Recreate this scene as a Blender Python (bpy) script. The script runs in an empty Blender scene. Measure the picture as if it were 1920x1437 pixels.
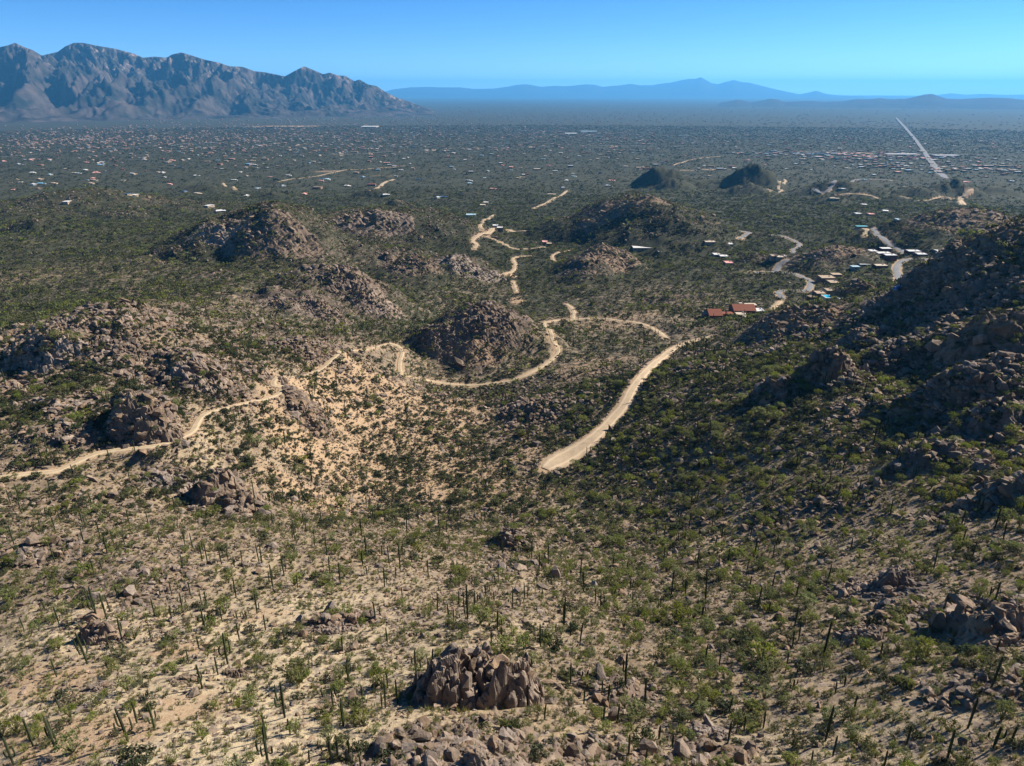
import bpy, math, random
import numpy as np
from mathutils import Vector, Matrix, kdtree

random.seed(11)
RNG = np.random.default_rng(11)
SC = bpy.context.scene
COL = SC.collection

# ------------------------------------------------------------------ camera
ZC = 200.0                       # the drone's height above the valley datum
F = 1331.0                       # focal length in pixels of the 1920 wide photograph
PITCH = math.radians(22.4)
cam_d = bpy.data.cameras.new('camera')
cam_d.sensor_width = 36.0
cam_d.lens = 36.0 * F / 1920.0
cam_d.clip_start = 1.0
cam_d.clip_end = 200000.0
cam = bpy.data.objects.new('camera', cam_d)
cam.location = (0, 0, ZC)
cam.rotation_euler = (math.pi / 2 - PITCH, 0, 0)
COL.objects.link(cam)
SC.camera = cam

# ------------------------------------------------------------------ light
SUN_AZ, SUN_EL = math.radians(64), math.radians(36)
SUNV = Vector((math.sin(SUN_AZ) * math.cos(SUN_EL), math.cos(SUN_AZ) * math.cos(SUN_EL), math.sin(SUN_EL)))
world = bpy.data.worlds.new('World')
SC.world = world
world.use_nodes = True
wn = world.node_tree
wn.nodes.clear()
w_out = wn.nodes.new('ShaderNodeOutputWorld')
w_bg = wn.nodes.new('ShaderNodeBackground')
w_sky = wn.nodes.new('ShaderNodeTexSky')
w_sky.sky_type = 'NISHITA'
w_sky.sun_disc = False
w_sky.sun_elevation = SUN_EL
w_sky.sun_rotation = SUN_AZ
w_sky.altitude = 900
w_sky.air_density = 0.5
w_sky.dust_density = 0.0
w_sky.ozone_density = 5.0
w_hsv = wn.nodes.new('ShaderNodeHueSaturation')
w_hsv.inputs['Saturation'].default_value = 1.2
w_bg.inputs['Strength'].default_value = 0.070
wn.links.new(w_sky.outputs[0], w_hsv.inputs['Color'])
wn.links.new(w_hsv.outputs[0], w_bg.inputs['Color'])
wn.links.new(w_bg.outputs[0], w_out.inputs['Surface'])
sun_d = bpy.data.lights.new('sun', 'SUN')
sun_d.energy = 4.6
sun_d.angle = math.radians(0.53)
sun_d.color = (1.0, 0.94, 0.85)
sun = bpy.data.objects.new('sun', sun_d)
sun.rotation_euler = SUNV.to_track_quat('Z', 'Y').to_euler()
sun.location = (300, 200, 900)
COL.objects.link(sun)

SC.view_settings.view_transform = 'Standard'
SC.view_settings.look = 'None'
SC.view_settings.exposure = 1.25
SC.view_settings.gamma = 1.0
SC.view_settings.use_curve_mapping = False
SC.cycles.max_bounces = 4
SC.cycles.diffuse_bounces = 2
SC.cycles.transmission_bounces = 3
SC.cycles.volume_bounces = 0
SC.cycles.use_denoising = True

# ------------------------------------------------------------------ haze
HAZE_DENSITY = 3.1e-5
HAZE_COLOR = (0.13, 0.52, 1.0)


# ------------------------------------------------------------------ small helpers
def smooth(x, a, b):
    t = np.clip((x - a) / (b - a), 0, 1)
    return t * t * (3 - 2 * t)


def _hash(ix, iy, seed):
    h = (ix.astype(np.int64) * 374761393 + iy.astype(np.int64) * 668265263 + seed * 974634777) & 0xFFFFFFFF
    h = ((h ^ (h >> 13)) * 1274126177) & 0xFFFFFFFF
    h = ((h ^ (h >> 15)) * 2246822519) & 0xFFFFFFFF
    return ((h ^ (h >> 16)) & 0xFFFFFF).astype(np.float32) / np.float32(0xFFFFFF)


def gnoise(x, y, seed=0):
    """gradient noise about -1..1"""
    ix = np.floor(x); iy = np.floor(y)
    fx = (x - ix).astype(np.float32); fy = (y - iy).astype(np.float32)
    ix = ix.astype(np.int64); iy = iy.astype(np.int64)
    u = fx * fx * fx * (fx * (fx * 6 - 15) + 10); v = fy * fy * fy * (fy * (fy * 6 - 15) + 10)
    r = []
    for dx in (0, 1):
        for dy in (0, 1):
            a = _hash(ix + dx, iy + dy, seed) * np.float32(2 * math.pi)
            r.append(np.cos(a) * (fx - dx) + np.sin(a) * (fy - dy))
    return 1.5 * ((r[0] * (1 - v) + r[1] * v) * (1 - u) + (r[2] * (1 - v) + r[3] * v) * u)


def fbm(x, y, octs=4, seed=0, gain=0.5):
    s, a, t = 0, 1.0, 0
    for o in range(octs):
        s = s + a * gnoise(x * 2 ** o + 17.3 * o, y * 2 ** o - 9.1 * o, seed + o); t += a
        a *= gain
    return s / t


def ridged(x, y, octs=4, seed=0, gain=0.5):
    s, a, t = 0, 1.0, 0
    for o in range(octs):
        s = s + a * (1 - np.abs(gnoise(x * 2 ** o + 7.7 * o, y * 2 ** o + 3.1 * o, seed + o))); t += a
        a *= gain
    return s / t


def worley(x, y, seed=0):
    """F2-F1 and the cell's own random number"""
    ix = np.floor(x).astype(np.int64); iy = np.floor(y).astype(np.int64)
    f1 = np.full(x.shape, 9.0, np.float32); f2 = f1.copy(); rid = np.zeros(x.shape, np.float32)
    for dx in (-1, 0, 1):
        for dy in (-1, 0, 1):
            cx = ix + dx; cy = iy + dy
            d = np.hypot(cx + _hash(cx, cy, seed) - x, cy + _hash(cx, cy, seed + 1) - y).astype(np.float32)
            r = _hash(cx, cy, seed + 2)
            near = d < f1
            f2 = np.where(near, f1, np.minimum(f2, d)); rid = np.where(near, r, rid); f1 = np.where(near, d, f1)
    return f2 - f1, rid


def pix_dir(px, py):
    u, v = (px - 960.0) / F, (718.5 - py) / F
    return u, math.cos(PITCH) + v * math.sin(PITCH), -math.sin(PITCH) + v * math.cos(PITCH)


def at(px, py, Y):
    """the point seen at a pixel of the photograph, Y metres ahead of the camera"""
    dx, dy, dz = pix_dir(px, py)
    return dx * Y / dy, Y, ZC + dz * Y / dy


def at_depth(px, py, D):
    """the point seen at a pixel, D metres below the camera"""
    dx, dy, dz = pix_dir(px, py)
    t = -D / dz
    return dx * t, dy * t, ZC - D


def project(p):
    c, s = math.cos(PITCH), math.sin(PITCH)
    x, y, z = p[0], p[1], p[2] - ZC
    zz = y * c - z * s; yy = y * s + z * c
    return 960 + F * x / zz, 718.5 - F * yy / zz, zz


# ------------------------------------------------------------------ the lie of the land
CTRL = [  # pixel, metres below the camera
    (0, 1437, 81), (300, 1437, 77), (600, 1437, 75), (900, 1437, 70), (1200, 1437, 74), (1500, 1437, 70), (1920, 1437, 58.5),
    (0, 1300, 91), (400, 1300, 88), (900, 1300, 81), (1250, 1300, 87), (1600, 1300, 79), (1920, 1300, 65),
    (0, 1150, 104), (300, 1150, 100), (600, 1150, 101), (900, 1150, 96), (1200, 1150, 103), (1500, 1150, 94), (1920, 1150, 76.5),
    (0, 1000, 110), (250, 1000, 112), (500, 1000, 121), (700, 1000, 134), (960, 1000, 141), (1200, 1000, 136), (1500, 1000, 112), (1750, 1000, 95), (1920, 1000, 85),
    (30, 900, 113), (250, 900, 119), (450, 900, 131), (600, 900, 147), (800, 900, 158), (1000, 900, 157), (1200, 900, 140), (1450, 900, 118), (1700, 900, 101), (1920, 900, 91),
    (100, 800, 110), (380, 800, 116), (600, 800, 147), (800, 800, 165), (1000, 800, 165), (1140, 800, 150), (1300, 800, 129), (1500, 800, 114), (1700, 800, 101), (1900, 800, 93),
    (60, 720, 109), (350, 720, 114), (520, 720, 124), (640, 720, 150), (800, 720, 176), (930, 720, 176), (1050, 720, 167), (1200, 715, 148), (1400, 720, 122), (1600, 720, 108), (1850, 720, 98),
    (60, 640, 108), (300, 640, 106), (570, 704, 133), (640, 660, 140), (690, 655, 151), (740, 645, 164), (1030, 640, 171), (1150, 640, 166), (1330, 632, 151), (1500, 640, 124), (1700, 620, 104), (1900, 600, 86),
    (1480, 585, 129), (1600, 558, 115), (1700, 542, 104), (1760, 495, 87), (1800, 445, 72), (1860, 432, 63), (1920, 436, 60),
    (1250, 600, 167), (1380, 590, 161), (1060, 600, 184), (780, 590, 180),
    (960, 560, 188), (960, 500, 190), (1000, 450, 197), (900, 420, 201), (1250, 520, 177), (1400, 520, 172), (1490, 530, 167),
    (1600, 510, 162), (1690, 525, 158), (1690, 490, 163), (1650, 440, 177), (1450, 440, 184), (1300, 450, 191), (1820, 480, 165),
    (50, 560, 157), (60, 480, 160), (200, 470, 163), (150, 430, 169), (330, 500, 158), (420, 560, 146), (550, 640, 145), (500, 540, 157), (620, 610, 167), (700, 560, 178),
    (50, 400, 178), (300, 400, 188), (600, 400, 204), (960, 400, 208), (1400, 400, 196), (1800, 400, 190),
]
for _px in (-60, 480, 960, 1440, 1980):
    CTRL += [(_px, 350, 222), (_px, 300, 240), (_px, 260, 262), (_px, 235, 280), (_px, 215, 300), (_px, 200, 312), (_px, 190, 326)]
_pts = [at_depth(*c) for c in CTRL]
for az, r, d in ((-50, 70, 76), (50, 62, 53), (-50, 200, 112), (50, 200, 74), (-50, 400, 122), (50, 330, 58), (-50, 800, 168), (50, 600, 110),
                 (50, 900, 150), (-50, 2000, 226), (50, 2000, 215), (-50, 8000, 290), (50, 8000, 290), (-50, 40000, 336), (50, 40000, 336),
                 (0, 60000, 345), (-50, 60000, 345), (50, 60000, 345), (0, 30, 62), (-40, 30, 66), (40, 30, 58)):
    _pts.append((r * math.sin(math.radians(az)), r * math.cos(math.radians(az)), ZC - d))
# points behind the crest of the near hill on the right, where its far slope falls away
for px, py, Y, z in ((1560, 540, 520, 46), (1700, 500, 510, 56), (1800, 470, 510, 70), (1900, 430, 500, 86)):
    x = at(px, py, Y)[0]
    _pts.append((x, Y, z))
_pts = np.array(_pts)
_A = np.arctan2(_pts[:, 0], _pts[:, 1]); _L = np.log(np.hypot(_pts[:, 0], _pts[:, 1]))


def _tps(d2):
    return np.where(d2 > 1e-12, 0.5 * d2 * np.log(np.maximum(d2, 1e-12)), 0)


_n = len(_pts)
_K = _tps((_A[:, None] - _A) ** 2 + (_L[:, None] - _L) ** 2) + np.eye(_n) * 2e-3
_M = np.zeros((_n + 3, _n + 3))
_M[:_n, :_n] = _K
_M[:_n, _n] = 1; _M[:_n, _n + 1] = _A; _M[:_n, _n + 2] = _L
_M[_n:, :_n] = _M[:_n, _n:].T
_W = np.linalg.solve(_M, np.concatenate([_pts[:, 2], np.zeros(3)]))


def base_height(x, y):
    a = np.arctan2(x, y); l = np.log(np.maximum(np.hypot(x, y), 1))
    s = _W[_n] + _W[_n + 1] * a + _W[_n + 2] * l
    for k in range(_n):
        s = s + _W[k] * _tps((a - _A[k]) ** 2 + (l - _L[k]) ** 2)
    return s


# hills: summit pixel, distance ahead (or, negative, the height in m), radii across and along (m), turn (deg), sharpness, rockiness
HILLS = [
    (690, 425, -20, 250, 120, 5, 1.2, .4), (470, 590, -9, 120, 80, 0, 1.2, .4), (1250, 430, -16, 200, 110, 0, 1.2, .3),
    (475, 380, 790, 120, 95, 10, 1.25, .75), (570, 425, -26, 85, 70, 30, 1.2, .5),
    (700, 392, 1000, 190, 110, 8, 1.2, .55), (840, 412, 960, 110, 85, 0, 1.2, .6), (640, 405, 960, 70, 60, 0, 1.2, .7),
    (770, 470, 770, 75, 70, 40, 1.2, .7), (880, 490, -13, 60, 40, 30, 1.2, .6), (650, 440, 800, 100, 80, 0, 1.3, .45),
    (655, 508, 615, 72, 58, 0, 1.25, .95), (615, 575, 545, 26, 20, 20, 1.2, .9), (540, 545, -14, 55, 36, 0, 1.2, .7),
    (905, 578, 500, 60, 50, 0, 1.2, .9), (825, 625, 475, 24, 20, 0, 1.2, .8),
    (1170, 369, 1050, 165, 120, 0, 1.25, .65), (1250, 398, -34, 110, 90, 0, 1.2, .55), (1130, 462, 790, 60, 50, 0, 1.2, .9), (1100, 500, 745, 40, 30, 0, 1.2, .8),
    (1238, 324, -34, 75, 45, 0, 1.2, .8), (1265, 338, -22, 55, 35, 0, 1.1, .8), (1325, 334, -22, 200, 70, 0, 1.3, .6), (1420, 311, -44, 80, 62, 0, 1.2, .9), (1405, 345, -22, 75, 45, 0, 1.2, .8), (1440, 362, -14, 50, 26, 30, 1.1, .8),
    (1810, 391, -42, 170, 110, 0, 1.2, .6), (1560, 456, -20, 66, 60, 0, 1.2, .7), (1420, 480, -7, 30, 25, 0, 1.1, .7),
    (1600, 533, 545, 26, 20, 0, 1.15, .95),
    (210, 362, 1250, 340, 150, -4, 1.3, .4), (100, 372, 1150, 150, 120, 0, 1.3, .4), (60, 418, -11, 50, 30, 0, 1.2, .7), (240, 392, -12, 60, 35, 0, 1.1, .8), (330, 470, 720, 60, 45, 0, 1.2, .6),
    (420, 412, 900, 50, 40, 0, 1.2, .6),
    (1570, 345, -22, 130, 60, 0, 1.1, .8), (1640, 348, -22, 130, 70, 0, 1.1, .7), (1790, 338, -34, 75, 60, 0, 1.1, .85), (1740, 352, -18, 60, 50, 0, 1.1, .8), (1860, 350, -16, 80, 60, 0, 1.1, .8), (1690, 372, -8, 40, 30, 0, 1.1, .7), (1560, 372, -10, 60, 40, 0, 1.1, .7),
    (790, 352, -8, 40, 30, 0, 1.1, .7), (700, 355, 1600, 60, 40, 0, 1.2, .6), (520, 362, -10, 60, 40, 0, 1.1, .6), (400, 350, -12, 90, 50, 0, 1.2, .6), (890, 362, -8, 60, 40, 0, 1.2, .7), (745, 375, 1350, 50, 35, 0, 1.1, .7),
    (235, 564, 335, 40, 30, 20, 1.2, .9), (120, 590, -14, 50, 30, 0, 1.25, .8), (360, 662, 285, 24, 18, -30, 1.15, .95), (90, 640, -4, 20, 16, 0, 1.1, .9),
    (270, 762, -8, 17, 13, -25, .9, .95), (578, 775, -5, 17, 13, -35, 1.1, .9), (590, 640, -6, 24, 18, 0, 1.2, .7),
    (1490, 575, -11, 34, 26, 0, 1.15, 1.), (1545, 680, -8, 13, 12, 0, .95, 1.), (1455, 712, -6, 11, 10, 0, 1., .9), (1860, 590, -14, 26, 20, 0, 1.1, .9), (1790, 470, -6, 26, 22, 0, 1.1, .9),
    (1870, 770, -5, 12, 10, 0, 1., .9), (1690, 640, -10, 22, 14, 0, 1.1, .8), (1780, 720, -9, 22, 13, -20, 1.1, .9), (1885, 690, -10, 20, 15, 0, 1.1, .95), (1620, 625, -6, 16, 11, 0, 1.1, .8), (1760, 840, -5, 16, 10, -20, 1.1, .7), (1895, 910, -5, 13, 8, 0, 1.1, .8), (1650, 560, -6, 26, 18, 0, 1.1, .7),
    (965, 998, -4, 11, 11, 0, 1.05, .8), (960, 1045, -2.5, 14, 12, 0, 1.1, .5), (430, 905, 206, 14, 10, 0, 1.0, .8), (1000, 755, -5, 26, 22, 0, 1.2, .8),
]
# bare rock: pixel, radii (m), strength
ROCKS = [
    (480, 600, 40, 20, .5), (420, 520, 40, 20, .5), (760, 440, 60, 30, .5), (640, 460, 50, 26, .5), (560, 480, 40, 20, .5), (330, 620, 24, 12, .5),
    (90, 665, 12, 9, .9), (60, 700, 18, 12, .6), (300, 690, 20, 14, .7), (170, 610, 18, 9, .8), (400, 700, 14, 12, .9), (330, 680, 12, 8, .9), (260, 800, 13, 9, 1.), (150, 760, 20, 12, .55), (430, 930, 16, 9, .7),
    (340, 900, 14, 8, .6), (570, 760, 12, 14, .9), (640, 650, 12, 9, .7), (540, 600, 20, 10, .5), (700, 590, 20, 12, .5), (900, 600, 14, 10, .6), (880, 690, 26, 16, .5), (1060, 770, 24, 12, .5),
    (1000, 790, 20, 10, .5), (1480, 620, 20, 14, .9), (1440, 660, 14, 10, .8), (1560, 720, 16, 10, .7), (1850, 680, 22, 22, .9), (1800, 560, 18, 14, .7), (1780, 500, 16, 16, .8), (1700, 600, 22, 14, .6), (1850, 800, 16, 9, .9),
    (1650, 690, 26, 12, .5), (890, 1290, 11, 7, 1.), (860, 1400, 13, 8, .75), (780, 1430, 8, 8, .7), (1150, 1290, 8, 7, .5), (190, 1190, 6, 3, .7), (1620, 1110, 9, 6, .7), (1700, 1160, 10, 7, .6), (1850, 1180, 9, 8, .7),
    (1750, 620, 30, 14, .8), (1850, 560, 22, 16, .9), (1640, 760, 22, 12, .6), (1740, 830, 18, 10, .7), (1890, 720, 18, 14, .9), (1600, 640, 26, 10, .6), (1900, 860, 12, 9, .8), (1780, 760, 16, 9, .7), (30, 660, 20, 12, .7), (230, 660, 26, 14, .55), (120, 820, 18, 8, .6), (480, 690, 18, 10, .5), (450, 620, 22, 12, .5), (560, 640, 20, 12, .6), (600, 560, 26, 14, .7), (1270, 560, 40, 16, .5), (1300, 700, 24, 12, .4),
    (1880, 1290, 10, 7, .5), (250, 1100, 20, 14, .3), (80, 1030, 16, 10, .45), (640, 1160, 9, 5, .6), (1500, 960, 26, 14, .35), (450, 960, 16, 10, .5), (1330, 1400, 8, 6, .5), (1120, 1400, 8, 6, .55), (1850, 930, 14, 6, .8),
]
# bare sandy ground in the valley and elsewhere: pixel, radii (m), strength
SANDS = [
    (760, 790, 60, 60, .9), (650, 780, 40, 50, .8), (850, 770, 30, 30, .7), (640, 870, 40, 30, .8), (820, 900, 45, 35, .8), (960, 930, 25, 18, .6), (1010, 830, 20, 20, .7), (1130, 690, 40, 40, .4), (1150, 600, 60, 50, .45),
    (690, 720, 45, 30, .7), (990, 860, 18, 12, .9), (350, 1215, 7, 4, .9), (480, 1150, 9, 5, .5), (150, 1380, 16, 9, .8), (60, 1280, 14, 9, .6), (330, 1340, 12, 8, .55), (1100, 1050, 20, 10, .3), (600, 940, 30, 16, .6),
    (620, 322, 90, 40, .6), (720, 330, 80, 40, .5), (560, 310, 100, 40, .4), (1340, 318, 70, 25, .9), (1290, 320, 50, 20, .8), (295, 375, 40, 30, .9), (530, 237, 500, 300, .95), (300, 237, 300, 120, .5), (200, 500, 90, 70, .3), (30, 520, 80, 60, .4),
    (90, 460, 80, 50, .3), (968, 563, 9, 14, 1.), (960, 515, 8, 10, .8),
]

NA, A0, A1 = 1020, math.radians(-58), math.radians(58)
R_list = [32.0]
while R_list[-1] < 3000:
    R_list.append(R_list[-1] * 1.0057)
while R_list[-1] < 62000:
    R_list.append(R_list[-1] * 1.03)
RR = np.array(R_list)
NR = len(RR)
LR = np.log(RR)
AZ = np.linspace(A0, A1, NA)
GA, GR = np.meshgrid(AZ, RR)
GX = GR * np.sin(GA); GY = GR * np.cos(GA)
Z = base_height(GX, GY)
ROCK = np.zeros_like(Z); SAND = np.zeros_like(Z); HILL = np.zeros_like(Z)


def grid_uv(x, y):
    a = (np.arctan2(x, y) - A0) / (A1 - A0) * (NA - 1)
    l = np.interp(np.log(np.maximum(np.hypot(x, y), RR[0])), LR, np.arange(NR))
    a = np.clip(a, 0, NA - 1.001); l = np.clip(l, 0, NR - 1.001)
    return a, l


def sample(arr, x, y):
    a, l = grid_uv(np.asarray(x, float), np.asarray(y, float))
    ia = a.astype(int); il = l.astype(int); fa = a - ia; fl = l - il
    return (arr[il, ia] * (1 - fa) + arr[il, ia + 1] * fa) * (1 - fl) + (arr[il + 1, ia] * (1 - fa) + arr[il + 1, ia + 1] * fa) * fl


def ground(x, y):
    return sample(Z, x, y)


T_MARCH = np.concatenate([np.geomspace(40, 3000, 2600), np.geomspace(3010, 60000, 700)])


def hit(px, py, lift=0.0, dmin=0.0):
    """the ground point seen at a pixel (or the point a given height above the ground)"""
    d = pix_dir(px, py)
    x, y, z = d[0] * T_MARCH, d[1] * T_MARCH, ZC + d[2] * T_MARCH
    z = np.where(y < dmin, 1e6, z - lift)
    below = np.nonzero(z <= sample(Z, x, y))[0]
    k = below[0] if len(below) else len(T_MARCH) - 1
    if k == 0:
        return np.array((x[0], y[0], z[0]))
    g0 = z[k - 1] - sample(Z, x[k - 1:k], y[k - 1:k])[0]; g1 = z[k] - sample(Z, x[k:k + 1], y[k:k + 1])[0]
    f = g0 / (g0 - g1) if g0 != g1 else 0
    t = T_MARCH[k - 1] + f * (T_MARCH[k] - T_MARCH[k - 1])
    X, Yy = d[0] * t, d[1] * t
    return np.array((X, Yy, float(ground(X, Yy))))


def window(cx, cy, rad):
    """rows and columns of the grid that lie within rad of a point"""
    r = math.hypot(cx, cy); a = math.atan2(cx, cy)
    i0, i1 = np.searchsorted(RR, max(r - rad, 1)), np.searchsorted(RR, r + rad) + 1
    da = math.asin(min(0.99, rad / max(r, 1)))
    j0 = max(0, int((a - da - A0) / (A1 - A0) * (NA - 1))); j1 = min(NA, int((a + da - A0) / (A1 - A0) * (NA - 1)) + 2)
    return slice(max(0, i0 - 1), min(NR, i1)), slice(j0, max(j0, j1))


for k, (px, py, Y, rx, ry, rot, sharp, rk) in enumerate(HILLS):
    if Y > 0:
        cx, cy, cz = at(px, py, Y)
        H = cz - float(ground(cx, cy))
    else:
        H = -Y
        cx, cy, cz = hit(px, py, H, 1000 if py < 380 else 750 if py < 400 else 600 if py < 460 else 0)
    if H < 1.0:
        H = 1.0
    w = window(cx, cy, 1.6 * max(rx, ry))
    X, Yg = GX[w] - cx, GY[w] - cy
    c, s = math.cos(math.radians(rot)), math.sin(math.radians(rot))
    u, v = (X * c + Yg * s) / rx, (-X * s + Yg * c) / ry
    m = (rx + ry) * 0.5
    d = np.hypot(u, v) * (1 + 0.28 * fbm(GX[w] / m * 1.1, GY[w] / m * 1.1, 3, 40 + k)) + .05 * fbm(GX[w] / m * 4, GY[w] / m * 4, 2, 90 + k)
    t = np.clip(1 - d, 0, 1)
    prof = .55 * (1 - (1 - t) ** 1.8) + .45 * t ** 1.3 if sharp >= 1 else np.clip(t * 1.7, 0, 1) ** 0.8
    pk = max(prof.max(), 1e-3)
    Z[w] += H * prof / pk * (1 + (0.12 if cy < 1200 else .42) * fbm(GX[w] / m * 3, GY[w] / m * 3, 4, 60 + k))
    HILL[w] = np.maximum(HILL[w], smooth(t, 0, .5))
    ROCK[w] = np.maximum(ROCK[w], rk * smooth(t + 0.22 * fbm(GX[w] / m * 4, GY[w] / m * 4, 4, 70 + k), .12, .62))
for k, (px, py, rx, ry, st) in enumerate(ROCKS):
    p = hit(px, py)
    w = window(p[0], p[1], 1.7 * max(rx, ry))
    d = np.hypot((GX[w] - p[0]) / rx, (GY[w] - p[1]) / ry) + .5 * fbm(GX[w] / rx * 1.7, GY[w] / rx * 1.7, 4, 120 + k)
    ROCK[w] = np.maximum(ROCK[w], st * (1 - smooth(d, .5, 1.1)))
for k, (px, py, rx, ry, st) in enumerate(SANDS):
    p = hit(px, py)
    w = window(p[0], p[1], 1.7 * max(rx, ry))
    d = np.hypot((GX[w] - p[0]) / rx, (GY[w] - p[1]) / ry) + .5 * fbm(GX[w] / rx * 1.7, GY[w] / rx * 1.7, 3, 160 + k)
    SAND[w] = np.maximum(SAND[w], st * (1 - smooth(d, .4, 1.2)))
SAND *= 1 - np.clip(ROCK * 1.2, 0, 1)

# relief: rolling noise everywhere, broken blocks where the rock shows
STEP = GR * 0.0057


def octave(lam):
    return np.clip(lam / (STEP * 2.2) - 0.8, 0, 1)


near = RR < 3200
NS = slice(0, int(near.sum()))
X, Yg, R_ = GX[NS], GY[NS], ROCK[NS]
rough = 0.5 + 1.4 * R_ + .35 * HILL[NS]
quiet = 1 - 0.6 * SAND[NS]
dz = np.zeros_like(X)
for lam, amp, sd in ((150, 5.5, 1), (60, 2.4, 2), (26, 1.1, 3), (11, .55, 4), (5, .26, 5)):
    o = octave(lam)[NS]
    far_amp = 1.0 if lam < 100 else smooth(GR[NS], 120, 500)
    dz += o * amp * far_amp * quiet * (.6 + .4 * rough) * gnoise(X / lam + 3.3 * sd, Yg / lam - 1.7 * sd, 200 + sd)
# spurs and gullies running down the slopes of the hills
dz += HILL[NS] * octave(30)[NS] * 9.0 * (ridged(X / 58, Yg / 58, 4, 220) - .66) * smooth(GR[NS], 300, 600)
TONE = np.zeros_like(Z)
ca, sa = math.cos(.9), math.sin(.9)
U, V = X * ca + Yg * sa, -X * sa + Yg * ca
for lam, amp, sd in ((16, 5.0, 1), (7, 2.8, 2), (3.2, 1.3, 3)):
    f, rid = worley(U / (lam * 1.7) + .2 * gnoise(U / lam, V / lam, 240), V / lam, 230 + sd * 5)
    o = octave(lam)[NS] * smooth(R_, .25, .8)
    dz += o * amp * ((rid - .25) * smooth(f, .02, .22) - .10)
    TONE[NS] += o * (rid - .5) * (1.0, .8, .7)[sd - 1]
Z[NS] += dz
Zplain = slice(int(near.sum()), NR)
Z[Zplain] += 3.0 * gnoise(GX[Zplain] / 900, GY[Zplain] / 900, 250)

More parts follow.
